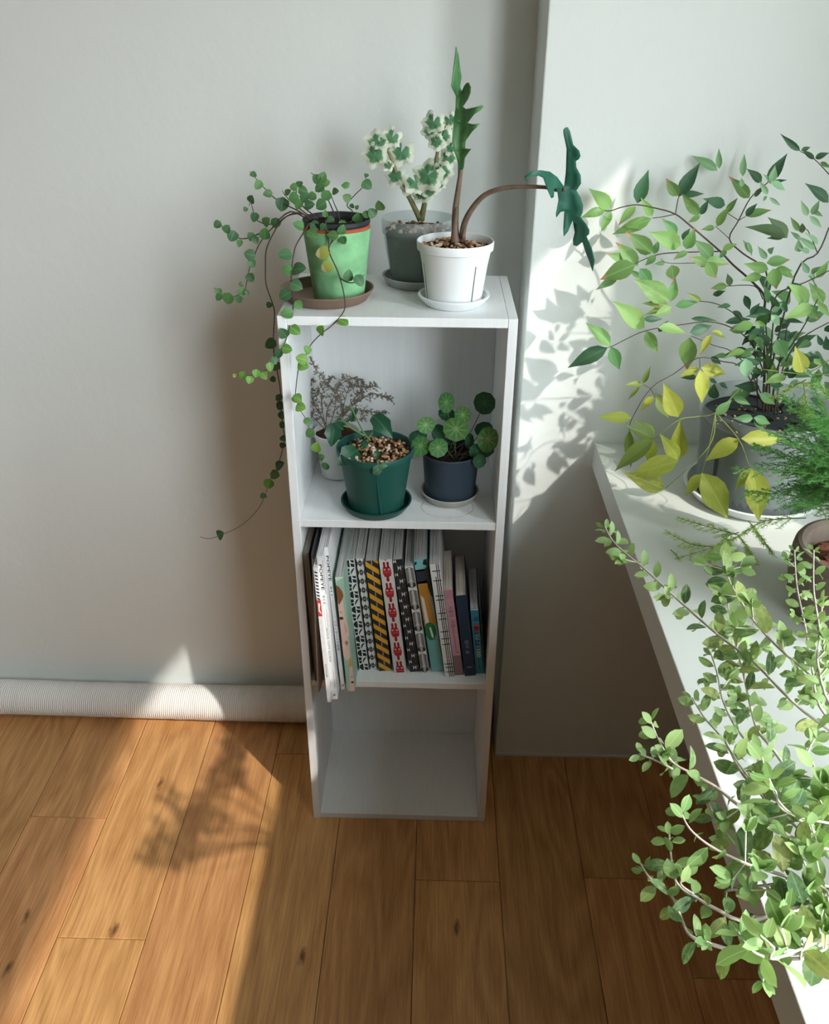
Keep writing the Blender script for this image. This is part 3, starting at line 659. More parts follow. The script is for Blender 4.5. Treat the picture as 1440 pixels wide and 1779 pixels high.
dc = (.156, .059)
saucer('saucer', 'dark green plastic saucer under the dark green pot in the upper bay', dc, ZS2, .057, .0682, .019, M_dg)
fig = empty('potted_gravel_plant', (dc[0], dc[1], ZS2 + .004), 'sparse leafy plant in a dark green pot topped with gravel, in the upper bay', 'plant', 'potted plants')
pot_shell(fig, dc, ZS2 + .0045, .0525, .0735, .125, M_dg, rim=.004, rimh=.014, th=.004)
mb = MB(); A0 = -1.50
for a0, dz in ((A0, .0), (A0 + 2.1, 0), (A0 - 2.1, 0)):  # moulded fold running down the side
    for k in range(1):
        c0 = V((math.cos(a0), math.sin(a0), 0)); t0 = V((-math.sin(a0), math.cos(a0), 0)); z0 = V((0, 0, 1)); b0 = V((dc[0], dc[1], ZS2 + .0045))
        mb.add([b0 + c0*.0532 + t0*.0065 + z0*.006, b0 + c0*.0552 + t0*.0072 + z0*.006, b0 + c0*.0700 + t0*.0005 + z0*.098, b0 + c0*.0677 - t0*.0005 + z0*.098, b0 + c0*.0535 + t0*.012 + z0*.006], [(0, 1, 2, 3), (1, 4, 2)])
mb.build('pot_fold', M_dg, fig)
soil_disc(fig, dc, ZS2 + .116, .068, M_bark)
pebbles(fig, dc, .063, ZS2 + .118, 170, .0039, random.Random(8))
fhw = lambda t: .30 * math.sin(math.pi * t ** .8) ** .8 * (1 + .12 * math.sin(t * 14))
MF = leafmesh('dark_leaf', fhw, leafmat('gravel_plant_leaf', '#245239', rib='#3f7350', trans=.2, rough=.35), rows=7, fold=.3, curl=.35)
MF2 = leafmesh('pale_leaf', fhw, leafmat('gravel_plant_pale', '#5b8467', rib='#8fae93', trans=.2), rows=7, fold=.3, curl=.35)
rf = random.Random(9)
for (a, b, ya, yb, me, wd) in [((352,388),(325,528), .075, .045, MF, 1.15), ((572,340),(688,472), .085, .05, MF, .95), ((490,548),(378,632), .045, .005, MF, 1.3), ((505,500),(545,530), .05, .04, MF, 1.2), ((598,555),(598,605), .03, .02, MF, 1.3), ((625,655),(570,700), -.018, -.02, MF2, 1.4), ((610,660),(660,645), -.018, -.02, MF2, 1.1), ((352,385),(425,395), .08, .08, MF, 1.3), ((445,390),(470,300), .07, .075, MF, .7), ((500,545),(545,510), .05, .06, MF, 1.0), ((350,390),(395,430), .075, .06, MF, 1.0)]:
    put_leaf(me, fig, at_y(*K3([a])[0], ya), at_y(*K3([b])[0], yb), wide=wd, face=1, up=.3, rnd=.2, r=rf)
for P, ys in [([(560,500),(520,450),(470,350),(435,285)], (.06, .075)), ([(525,470),(440,420),(400,385),(350,385)], (.06, .078)), ([(545,490),(580,430),(572,345)], (.06, .085)), ([(545,500),(500,545)], (.055, .045)), ([(600,620),(615,655)], (-.005, -.018))]:
    stalk(fig, K3(P), ys, .0022, .0012, M_greenstem)

nc = (.298, .105)
M_rust = mat('stained_saucer', '#b5b3ab', .6, var=.15, vscale=25)
saucer('saucer', 'stained pale grey saucer under the navy pot', nc, ZS2, .049, .0575, .018, M_rust)
pen = empty('potted_pennywort', (nc[0], nc[1], ZS2 + .004), 'round-leaved pennywort in a navy blue pot on the right of the upper bay', 'plant', 'potted plants')
pot_shell(pen, nc, ZS2 + .0045, .0485, .056, .098, M_navy, rim=.001, rimh=.006)
soil_disc(pen, nc, ZS2 + .088, .052, M_soil)
def disc_leaf(name, base, vein, trans=.35):
    mb = MB(); n = 27; vs = [(0, .5, -.03)]; cs = [1]
    for f in (.35, .7, 1):
        for k in range(n):
            q = 2*math.pi*k/n; rr = f*.5*(1 + (.03*math.cos(9*q) if f == 1 else 0)); vs.append((rr*math.sin(q), .5 - rr*math.cos(q), .05*f*f*math.cos(2*q)*.6 + .03*f*f)); cs.append((.9 if k % 3 == 0 else 0) * (1.1 - f))
    fs = [(0, 1+(k+1) % n, 1+k) for k in range(n)] + [(1+j*n+k, 1+j*n+(k+1) % n, 1+(j+1)*n+(k+1) % n, 1+(j+1)*n+k) for j in range(2) for k in range(n)]
    mb.add(vs, fs); me = mb.mesh(name, smooth=True); at = me.color_attributes.new('vein', 'FLOAT_COLOR', 'POINT')
    for i, c in enumerate(cs): at.data[i].color = (c, c, c, 1)
    m, nn, p = newmat(name); a = node(nn, 'ShaderNodeAttribute'); a.attribute_name = 'vein'; x = node(nn, 'ShaderNodeMix', data_type='RGBA')
    nn.links.new(a.outputs['Fac'], x.inputs[0]); x.inputs[6].default_value = lin(base); x.inputs[7].default_value = lin(vein); nn.links.new(x.outputs[2], p.inputs['Base Color']); p.inputs['Roughness'].default_value = .4
    tr = node(nn, 'ShaderNodeBsdfTranslucent'); nn.links.new(x.outputs[2], tr.inputs[0]); ms = node(nn, 'ShaderNodeMixShader'); ms.inputs[0].default_value = trans
    nn.links.new(p.outputs[0], ms.inputs[1]); nn.links.new(tr.outputs[0], ms.inputs[2]); nn.links.new(ms.outputs[0], nn.nodes['Material Output'].inputs[0])
    me.materials.append(m); return me
PL = disc_leaf('pennywort_leaf', '#5c9050', '#a5c48c'); PD = disc_leaf('pennywort_leaf_dark', '#2f5f45', '#4a7a5a', .15); PM = disc_leaf('pennywort_leaf_mid', '#4a8046', '#86ad74')
rn = random.Random(17)
for (x, y, rx, ry, me, dy) in [(1012,270,45,62,PM,.0),(1240,273,60,68,PD,.02),(1110,345,46,52,PL,-.01),(1070,430,72,70,PL,-.03),(890,405,52,50,PL,-.02),(860,530,52,62,PM,-.045),(965,540,54,56,PM,-.05),(1260,490,58,76,PL,-.04),(845,470,50,35,PD,-.01),(1015,340,48,40,PD,.01),(1195,560,45,45,PD,-.03),(1210,620,36,42,PD,-.05),(1235,430,50,45,PD,0),(965,450,38,52,PD,0),(1150,500,25,48,PD,-.01),(1240,570,55,30,PD,-.02)]:
    yy = nc[1] + dy; cx, cy = K3([(x, y)])[0]; a = rn.uniform(-.4, .4); s = ry/3.4286
    put_leaf(me, pen, at_y(cx - s*math.sin(a), cy - s*math.cos(a), yy), at_y(cx + s*math.sin(a), cy + s*math.cos(a), yy), wide=rx/ry, face=1, up=.15, rnd=.12, r=rn)
    C0 = at_y(cx, cy, yy + .003); b0 = V((nc[0] + rn.uniform(-.02, .02), nc[1] + rn.uniform(-.02, .015), ZS2 + .088)); mid = b0.lerp(C0, .55); mid.z += .008; mid.x += (C0.x - b0.x)*.1
    mb = MB(); mb.tube(smooth_path([b0, mid, C0], 4), .0008, 4); mb.build('stem', M_greenstem if me is not PD else M_vine, pen, smooth=True)

# ------------------------------------------------------------------ magazines and books
INK = attrmat('printed_ink')
PG = {'mag': pagemat('magazine_pages', '#c4c0bd', '#85828a', '#d8d4cc', 520, '#a9b4b3'), 'white': pagemat('white_pages', '#d6d6d8', '#9c9ba3', '#e6e6e6', 500),
      'book': pagemat('book_pages', '#c3bcb0', '#8d867c', '#d6cfc2', 650), 'grey': pagemat('grey_pages', '#8f8880', '#5e574f', '#a59e94', 700)}
def clip(poly, w_, h_):
    for ax, lo, side in ((0, 0, 1), (0, w_, -1), (1, 0, 1), (1, h_, -1)):
        out = []
        for i in range(len(poly)):
            a, b = poly[i], poly[(i+1) % len(poly)]; da, db = (a[ax]-lo)*side, (b[ax]-lo)*side
            if da >= 0: out.append(a)
            if (da >= 0) != (db >= 0): t = da/(da-db); out.append((a[0]+(b[0]-a[0])*t, a[1]+(b[1]-a[1])*t))
        poly = out
        if not poly: return []
    return poly
def glyphs(body, size, bold=False):
    cu = bpy.data.curves.new('t', 'FONT'); cu.body = body; cu.size = size; cu.resolution_u = 2
    if bold: cu.offset = size * .02
    o = bpy.data.objects.new('t', cu); COL.objects.link(o)
    dg = bpy.context.evaluated_depsgraph_get(); dg.update(); me = bpy.data.meshes.new_from_object(o.evaluated_get(dg))
    res = [[(me.vertices[i].co.x, me.vertices[i].co.y) for i in p.vertices] for p in me.polygons]
    bpy.data.objects.remove(o); bpy.data.curves.remove(cu); bpy.data.meshes.remove(me)
    return res
class Spine:
    def __init__(s, w_, h_): s.w, s.h, s.p = w_, h_, []
    def poly(s, pts, col, layer=1):
        q = clip([(x * s.w, y) for x, y in pts], s.w, s.h)
        if len(q) > 2: s.p.append((q, lin(col) if isinstance(col, str) else col, layer))
    def rect(s, u0, v0, u1, v1, col, layer=1): s.poly([(u0, v0), (u1, v0), (u1, v1), (u0, v1)], col, layer)
    def disc(s, u, v, r, col, layer=1, ru=None, a0=0, a1=6.2832, n=16):
        ru = (ru or r) / s.w; s.poly([(u + ru*math.cos(a0 + (a1-a0)*k/n), v + r*math.sin(a0 + (a1-a0)*k/n)) for k in range(n + (0 if a1-a0 > 6.28 else 1))], col, layer)
    def text(s, body, u, v, size, col, length=None, layer=2, bold=False, upright=False):
        g = glyphs(body, size, bold)
        if not g: return
        xs = [p[0] for q in g for p in q]; k = (length / (max(xs) - min(xs))) if length else 1
        for q in g:
            if upright: s.poly([(u + x / s.w, v + y) for x, y in q], col, layer)
            else: s.poly([(u + y / s.w, v - x * k) for x, y in q], col, layer)   # reads from top to bottom
BG = 'magazines and books on the middle board'
def book(name, label, bl, tl, wd, depth, cover, pages, draw=None, rough=.45, fore=False, board=.0006, spine_t=.0008, h=None, inset=.0):
    B = at_z(bl[0], bl[1], ZS3); T = at_y(tl[0], tl[1], B.y); up = T - B; hh = h or up.length; up.normalize(); sd_ = V((up.z, 0, -up.x)); yy = V((0, 1, 0))
    B = B + V((0, 0, .0002))
    r = empty(name, B, label, 'magazine' if name == 'magazine' else 'book', BG)
    cm = mat(name + '_cover', cover, rough)
    mb = MB()
    if not fore: mb.prism(B, sd_, yy, up, (0, 0, 0), (wd, spine_t, hh))
    mb.prism(B, sd_, yy, up, (0, 0 if fore else spine_t, 0), (board, depth, hh)); mb.prism(B, sd_, yy, up, (wd - board, 0 if fore else spine_t, 0), (wd, depth, hh))
    cv = mb.build('cover', cm, r)
    mb = MB(); mb.prism(B, sd_, yy, up, (board, .002 if fore else spine_t, .001 + inset), (wd - board, depth - .002, hh - .0008 - inset)); mb.build('page_block', PG[pages], r)
    if draw:
        sp = Spine(wd, hh); draw(sp); mb = MB()
        for q, c, l in sp.p: mb.add([B + sd_*u + up*v - yy*(.00012*l) for u, v in q], [tuple(range(len(q)))], c)
        if mb.v: mb.build('spine_print', INK, cv)
    return r
K = '#24282b'
def d_popeye(num, sub, bottom):
    def f(s):
        s.text('POPEYE', .22, s.h - .018, s.w*.95 if s.w < .009 else s.w*.72, K, length=.058, bold=True)
        s.text(num, .25, s.h - .088, s.w*.72 if s.w < .009 else s.w*.52, '#3a3d40', length=.021)
        for k in range(2): s.rect(.2 + .42*k, s.h - .165, .28 + .42*k, s.h - .122, '#b9babd')
        s.text(sub, .25, s.h - (.165 if num == '915' else .17), s.w*.48 if s.w > .009 else s.w*.72, '#5b5e62', length=.085 if num == '915' else .075)
        s.disc(.45, .012, .0028, K, 1, a0=-2.6, a1=1.6, n=10); s.disc(.45, .0125, .0015, '#e8e8e8', 2)
        if num == '915': s.rect(.85, s.h - .085, .95, s.h - .01, '#8d8f93'); s.rect(.7, .03, .78, .075, '#a5a6aa')
    return f
def d_first(s):
    for i in range(9):
        v = s.h - .008 - i*.0075; s.poly([(.1, v), (.9, v - .003), (.75, v - .006), (.2, v - .004)], K)
    s.rect(0, s.h - .112, 1, s.h - .074, '#c0453a'); s.poly([(.3, s.h-.08), (.8, s.h-.083), (.5, s.h-.095), (.9, s.h-.108), (.2, s.h-.1)], '#f0e6e2', 2)
    s.text('VOYAGE', .3, .10, .006, '#55585c', length=.034)
    for k in range(5): s.rect(.45, .13 + k*.017, .55, .138 + k*.017, '#c9cacc')
def d_faces(s):
    sk, sk2, lip, hair = '#e6c4b8', '#d3a597', '#b9776c', '#8a5a3c'
    h = s.h
    s.poly([(0, h-.012), (.15, h-.009), (1, h-.001), (1, h), (0, h)], '#cfe6d6')
    # larger face looking right
    s.poly([(0, h-.050), (.60, h-.046), (.68, h-.070), (.74, h-.095), (.90, h-.120), (.97, h-.134), (.92, h-.142), (.76, h-.141), (.74, h-.150), (.86, h-.158), (.78, h-.168), (.84, h-.176), (.78, h-.196), (.40, h-.203), (.18, h-.196), (0, h-.190)], sk)
    s.poly([(0, h-.018), (.35, h-.022), (.68, h-.033), (.78, h-.043), (.55, h-.053), (.25, h-.062), (.08, h-.064), (0, h-.05)], hair, 2)
    s.poly([(.50, h-.10), (.62, h-.112), (.80, h-.128), (.62, h-.136), (.52, h-.125)], sk2, 2)
    s.poly([(.34, h-.157), (.60, h-.151), (.80, h-.157), (.62, h-.166), (.40, h-.161)], lip, 2); s.poly([(.34, h-.1585), (.8, h-.157), (.6, h-.159)], '#8a4b46', 3)
    s.poly([(.05, h-.095), (.25, h-.090), (.40, h-.098), (.25, h-.104), (.10, h-.102)], '#ece6df', 2); s.disc(.24, h-.097, .004, '#4d3b30', 3); s.poly([(.02, h-.084), (.25, h-.079), (.42, h-.087), (.25, h-.082)], '#9a6f5e', 3)
    # smaller face looking left, at the spine's right edge
    b = h - .215
    s.poly([(1, b), (.62, b-.005), (.55, b-.022), (.50, b-.040), (.32, b-.062), (.24, b-.070), (.40, b-.078), (.52, b-.078), (.50, b-.088), (.62, b-.097), (.60, b-.104), (.72, b-.118), (1, b-.118)], sk)
    s.poly([(1, b+.02), (.75, b+.016), (.60, b), (.62, b-.006), (1, b-.002)], '#d9a04c', 2)
    s.poly([(.6, b-.086), (.98, b-.084), (.98, b-.096), (.66, b-.094)], lip, 2)
    s.poly([(.66, b-.044), (.85, b-.040), (.97, b-.046), (.82, b-.050)], '#ece6df', 2); s.disc(.80, b-.045, .003, '#4d3b30', 3); s.poly([(.6, b-.033), (.8, b-.028), (.98, b-.031), (.8, b-.031)], '#9a6f5e', 3)
def d_arcs(s):
    n = 15; st = s.h / n
    for i in range(n):
        v = s.h - st*(i + .5)
        if i % 2 == 0:
            s.disc(.48, v, st*.46, K, 1, ru=s.w*.44, a0=math.pi/2, a1=math.pi*1.5, n=10)
            s.poly([(.56, v+st*.45), (.97, v+st*.42), (.97, v+.10*st), (.70, v+.15*st)], K); s.poly([(.56, v+.05*st), (.97, v-.05*st), (.97, v-.45*st), (.62, v-.40*st)], K)
        else:
            s.disc(.97, v - st*.42, st*.85, K, 1, ru=s.w*.50, a0=math.pi/2, a1=math.pi, n=10); s.poly([(.04, v+st*.42), (.42, v+.38*st), (.38, v+.02*st), (.06, v-.02*st)], K); s.poly([(.05, v-.10*st), (.38, v-.08*st), (.34, v-.46*st), (.10, v-.46*st)], K)
def d_diamonds(s):
    n = 13; st = s.h / n; u = .5
    s.poly([(0, 0), (.12, 0), (.12, s.h), (0, s.h)], K); s.poly([(.9, 0), (1, 0), (1, s.h), (.9, s.h)], '#555a60')
    for i in range(n + 1):
        v = s.h - st*(i + .5)
        s.poly([(.12, v+st*.34), (.26, v), (.12, v-st*.34)], K); s.poly([(.9, v+st*.34), (.76, v), (.9, v-st*.34)], '#555a60')
        s.poly([(u, v+st*.44), (.82, v), (u, v-st*.44), (.18, v)], K, 2); s.poly([(u, v+st*.36), (.76, v), (u, v-st*.36), (.24, v)], '#e6e6e4', 3)
        s.disc(u, v, st*.27, K, 4, ru=s.w*.19); s.poly([(u, v+st*.13), (u+.1, v), (u, v-st*.13), (u-.1, v)], '#b9aa98', 5)
def d_stripes(s):
    n = 11; st = s.h / n
    for i in range(-1, n + 2):
        v = s.h - st*i
        s.poly([(0, v), (.5, v - st*.42), (.5, v - st*.92), (0, v - st*.5)], '#e0a436'); s.poly([(.5, v - st*.42), (1, v - st*.84), (1, v - st*1.34), (.5, v - st*.92)], '#e0a436')
        s.poly([(.46, v - st*.95), (.53, v - st*1.0), (.53, v - st*1.36), (.46, v - st*1.33)], '#c3a3a3', 2); s.poly([(.47, v - st*.38), (.53, v - st*.44), (.53, v - st*.94), (.47, v - st*.90)], '#de9668', 2)
def d_monsters(s):
    red = '#b52f38'; st = s.h / 5.72
    for i in range(-1, 6):
        v = s.h - st*(i + .58)
        for u in (.36, .64):
            s.rect(u - .09, v + .009, u + .09, v + .0215, red); s.disc(u, v + .0215, .0024, red, 1, ru=s.w*.09)
        s.poly([(.18, v + .004), (.24, v + .0115), (.78, v + .0115), (.84, v + .004), (.84, v - .005), (.76, v - .0115), (.28, v - .0115), (.18, v - .004)], red)
        s.rect(.40, v - .021, .62, v - .010, red); s.disc(.51, v - .021, .0025, red, 1, ru=s.w*.11)
        for u in (.34, .68):
            s.disc(u, v + .0055, .0021, '#ece7e2', 2); s.disc(u, v + .0055, .0012, red, 3)
        s.rect(.30, v - .0012, .74, v - .0006, '#dba9a8', 2)
def d_bows(s):
    n = 9; st = s.h / n
    for i in range(n + 1):
        v = s.h - st*i - .004
        for k in range(9):
            a = -2.5 + 1.9*k/8; s.poly([(.45 + .1*math.cos(a), v - .004), (.45 + 1.0*math.cos(a) + .02, v + .034*math.sin(a)), (.45 + 1.0*math.cos(a) - .02, v + .034*math.sin(a))], '#6a6d70' if k % 2 else '#4a4d50')
        for u, vv, q, c in ((.16, v, 1, '#dedfdd'), (.55, v - st*.5, 1.15, '#dedfdd'), (.85, v - st*.42, .8, '#6d7073')):
            s.poly([(u - .14*q, vv + .005*q), (u, vv), (u - .14*q, vv - .005*q)], c, 2); s.poly([(u + .14*q, vv + .005*q), (u, vv), (u + .14*q, vv - .005*q)], c, 2)
def d_zebra(s):
    n = 5; st = s.h / n
    for i in range(n):
        v0 = s.h - st*i
        for k in range(9):
            v = v0 - st*(.02 + .062*k); sl = st*(.10 + .022*k)
            for sg in (-1, 1): s.poly([(.5, v), (.5 + sg*.26, v - sl*.35), (.5 + sg*.5, v - sl), (.5 + sg*.5, v - sl - .0028), (.5 + sg*.26, v - sl*.35 - .0030), (.5 + sg*.03, v - .0012)], K)
        for k in range(9):
            v = v0 - st*(.62 + .042*k); sl = st*(.16 - .035*k)
            for sg in (-1, 1): s.poly([(.5, v), (.5 + sg*.5, v - sl), (.5 + sg*.5, v - sl - .0022), (.5 + sg*.02, v - .0008)], '#3b3f42')
def d_animal(s):
    h = s.h
    s.rect(0, h-.028, 1, h, '#7fc0c4'); s.poly([(0, h-.008), (.16, h-.003), (.2, h-.009), (.05, h-.013)], K, 2); s.poly([(.62, h-.012), (.75, h-.002), (1, h), (1, h-.016), (.78, h-.014)], K, 2)
    s.rect(0, h-.058, 1, h-.024, '#343b46'); s.poly([(.72, h-.024), (1, h-.016), (1, h-.10), (.78, h-.07)], '#3a4048', 2)
    s.poly([(0, h-.055), (.74, h-.050), (1, h-.10), (1, h-.16), (0, h-.165)], '#c08a3c'); s.poly([(.1, h-.085), (.32, h-.095), (.42, h-.155), (.12, h-.158)], '#e4e3e0', 2); s.poly([(.68, h-.085), (1, h-.092), (1, h-.155), (.86, h-.14), (.8, h-.112)], '#b3b0ac', 2)
    s.disc(.42, h-.178, .023, '#2f7a47', 2, ru=s.w*.46); s.poly([(.36, h-.168), (.50, h-.168), (.62, h-.19), (.55, h-.198), (.44, h-.192)], '#d9ddd8', 3)
    s.rect(0, 0, 1, h-.198, '#79b4b5'); s.rect(.05, h-.203, .95, h-.199, '#6ea6a8', 2)
def d_plaid(s):
    for u in (.48, .67, .86): s.rect(u - .045, 0, u + .045, s.h - (.0 if u > .5 else .03), K)
    for v in (.012, .024, .033, .085, .100, .118, .150, .165, .198, .208, .245, .268):
        s.rect(.16, v, 1, v + .0022, K)
def d_pink(s):
    s.rect(0, 0, 1, s.h*.235, '#8f7478'); s.rect(0, s.h*.9, 1, s.h, '#c08d9b'); s.rect(0, s.h*.237, 1, s.h*.245, '#b98a95', 2)
    s.text('사물의', .3, s.h*.82, .0105, '#6b3b4a', length=.026); s.text('마음', .34, s.h*.66, .0105, '#6b3b4a', length=.018)
    for k in range(13): s.rect(.42, s.h*.56 - k*.0052, .60, s.h*.56 - k*.0052 + .0028, '#87606b', 2)
    s.rect(.4, s.h*.27, .9, s.h*.285, '#a87884', 2)
def d_navy(s):
    s.text('밤의 숲', .36, s.h*.46, .0095, '#8c98a5', length=.036); s.rect(.3, .022, .72, .0245, '#8c98a5', 2)
def d_blue(s):
    h = s.h; s.rect(0, h-.004, 1, h, '#b9c6ca')
    s.text('딱', .22, h-.02, .013, '#2b3a48', bold=True)
    s.disc(.55, h*.735, .0066, '#b24a48', 2, ru=s.w*.34); s.disc(.55, h*.69, .0066, '#b24a48', 2, ru=s.w*.34); s.text('그림', .36, h*.755, .0085, '#3a2a30', layer=3)
    s.rect(.22, h*.545, .86, h*.645, '#23597a', 2); s.rect(.22, h*.425, .86, h*.53, '#23597a', 2); s.text('일기', .36, h*.635, .011, '#9fc3cf', layer=3, length=.034)
    s.text('100', .34, h*.40, .0115, '#d8cfae', layer=3, bold=True, length=.021)
    for k in range(2): s.rect(.45, h*.06 + k*.018, .58, h*.06 + .013 + k*.018, '#2d5f70', 2)
book('magazine', 'greyish magazine at the far left of the row, its page edges facing out', (548,1185), (525,961), .0125, .23, '#3a3d42', 'grey', fore=True)
# folded paper standing between the first two magazines
B = at_z(556, 1188, ZS3); M_paper = mat('grey_paper', '#a9abb2', .7)
fo = empty('folded_leaflet', B, 'folded grey paper wedged between the two leftmost magazines', 'leaflet')
T0 = at_y(538, 972, -.035); T1 = at_y(550, 972, -.035)
mb = MB(); n = 14; vs = []
for i in range(n + 1):
    q = math.pi * i / n; cx = .5 - .5*math.cos(q); yq = -.035 + .035*(1 - math.sin(q))
    if i == 0 or i == n: yq = .19
    for z in (0, 1):
        P = (at_z(552, 1190, ZS3) + V((.0085*cx, 0, .0005))) if z == 0 else T0.lerp(T1, cx); vs.append((P.x, yq, P.z if z else ZS3 + .0004))
mb.add(vs, [(2*i, 2*i+2, 2*i+3, 2*i+1) for i in range(n)]); o = mb.build('sheet', M_paper, fo, smooth=True)
md = o.modifiers.new('thickness', 'SOLIDIFY'); md.thickness = .0008
book('magazine', 'slim white magazine with black marks and a red patch at the top of its spine', (569,1220), (544,986), .0078, .22, '#e4e4e6', 'white', d_first)
book('magazine', 'white magazine numbered 915 with SEOUL CITY GUIDE on its spine', (577,1215), (550,966), .0112, .23, '#e6e5e6', 'white', d_popeye('915', 'SEOUL CITY GUIDE', 0))
book('magazine', 'slim white magazine numbered 911, tallest of the row', (593,1198), (563,951), .0074, .23, '#eaeaec', 'mag', d_popeye('911', 'シティボーイの部屋', 0))
book('magazine', 'mint green magazine with two painted faces on its spine', (603,1201), (582,1003), .0162, .22, '#9fc4b0', 'mag', d_faces)
book('magazine', 'magazine with black half-circles on a white spine', (625,1165), (598,973), .0190, .212, '#e4e4e2', 'mag', d_arcs)
book('magazine', 'magazine with a black and white diamond lattice spine', (642,1163), (617,971), .0170, .212, '#e2e2e0', 'mag', d_diamonds)
book('magazine', 'magazine with yellow and black diagonal stripes on its spine', (659,1166), (634,975), .0255, .212, '#2d3133', 'mag', d_stripes)
book('magazine', 'magazine with red creatures on a pale grey spine', (685,1169), (658,973), .0255, .216, '#d5d4d2', 'mag', d_monsters)
book('magazine', 'black magazine with white bow shapes on its spine', (713,1167.6), (682,973), .0195, .212, '#2a2d2f', 'mag', d_bows)
book('magazine', 'magazine with zebra-like hatching on its spine', (732,1170), (703,985), .0165, .212, '#e6e6e4', 'mag', d_zebra)
book('magazine', 'magazine with a painted ochre, green and teal spine', (750,1166), (718.6,973), .0255, .212, '#79b4b5', 'mag', d_animal)
book('magazine', 'white magazine with black crossing grid lines on its spine', (773.5,1176), (746,981), .0195, .216, '#e2e3e4', 'mag', d_plaid)
book('book', 'short pink paperback with a darker band at the foot of its spine', (791,1173), (770.6,1025.7), .0172, .15, '#c99aa6', 'book', d_pink)
book('book', 'thick navy blue book beside the pink paperback', (808,1174.6), (791,1035.5), .0225, .15, '#2b3b4f', 'book', d_navy, board=.0016)
book('book', 'small blue book with 100 on its spine', (827,1170), (817,1058), .0160, .15, '#3f8aa3', 'white', d_blue)
book('book', 'thin dark green booklet leaning by the right side of the shelf', (840.9,1170), (833,1056), .0022, .15, '#3a5248', 'white')

# ------------------------------------------------------------------ nandina on the ledge
M_wsauc = mat('white_saucer_plastic', '#dfe2e1', .45)
M_clear2 = clearmat('smoky_clear_plastic', '#a5adad', .30)
M_insoil = mat('soil_behind_plastic', '#30373a', .7, .3, var=.3, vscale=14)
na = (.842, .0)
saucer('saucer', 'large white saucer under the clear pot on the window ledge', na, LZ, .106, .120, .021, M_wsauc, th=.006)
nan = empty('potted_nandina', (na[0], na[1], LZ + .004), 'tall leafy nandina with yellowing lower leaves in a smoky clear pot on the ledge', 'plant', 'potted plants')
NH = .172
mb = MB(); mb.lathe((na[0], na[1], LZ + .0065), [(.001, 0), (.0955, 0), (.0965, .003), (.108, NH*.83), (.001, NH*.83)], 48, False); mb.build('soil_body', M_insoil, nan, auto=True)
pot_shell(nan, na, LZ + .0045, .098, .1165, NH, M_clear2, rim=.003, rimh=.02, th=.0018)
for ang in (-2.62, -1.02, .5, 2.1):
    mb = MB(); c_, s_ = math.cos(ang), math.sin(ang); t = V((-s_, c_, 0)) * .0038
    a = V((na[0] + c_*.0988, na[1] + s_*.0988, LZ + .012)); b = V((na[0] + c_*.1095, na[1] + s_*.1095, LZ + NH*.72)); mb.add([a-t, a+t, b+t, b-t], [(0, 1, 2, 3)]); mb.build('slit', M_black, nan)
soil_disc(nan, na, LZ + NH*.86, .109, M_soil, amp=.006)
pebbles(nan, na, .10, LZ + NH*.87, 60, .0024, random.Random(31))
nhw = lambda t: .225 * math.sin(math.pi * t ** .74) ** 1.0 * (1 - .40 * t ** 3)
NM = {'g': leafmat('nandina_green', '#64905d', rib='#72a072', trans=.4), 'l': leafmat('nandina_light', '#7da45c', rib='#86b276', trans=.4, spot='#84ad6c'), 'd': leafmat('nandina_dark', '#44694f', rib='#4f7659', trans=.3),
      'L': leafmat('nandina_pale', '#8fb992', rib='#9fc69f', trans=.4), 'y': leafmat('nandina_yellow', '#a5b04c', rib='#b6c066', trans=.42, spot='#b5bb58'), 'o': leafmat('nandina_olive', '#788c48', rib='#87995a', trans=.4),
      'b': leafmat('nandina_brown_tip', '#72995a', tip='#b5826a', rib='#7dab74', trans=.4, tip_at=.84), 'D': leafmat('nandina_dull', '#66805a', rib='#728a66', trans=.3), 'Y': leafmat('nandina_yellow_bright', '#bcc35c', rib='#c9cf74', trans=.42)}
NL = {k: leafmesh('nandina_leaf', nhw, m_, rows=6, fold=.28, curl=.14) for k, m_ in NM.items()}
k5 = lambda x, y: (960 + x/3, 220 + y/3)
k6 = lambda x, y: (960 + x/3, 580 + y/3)
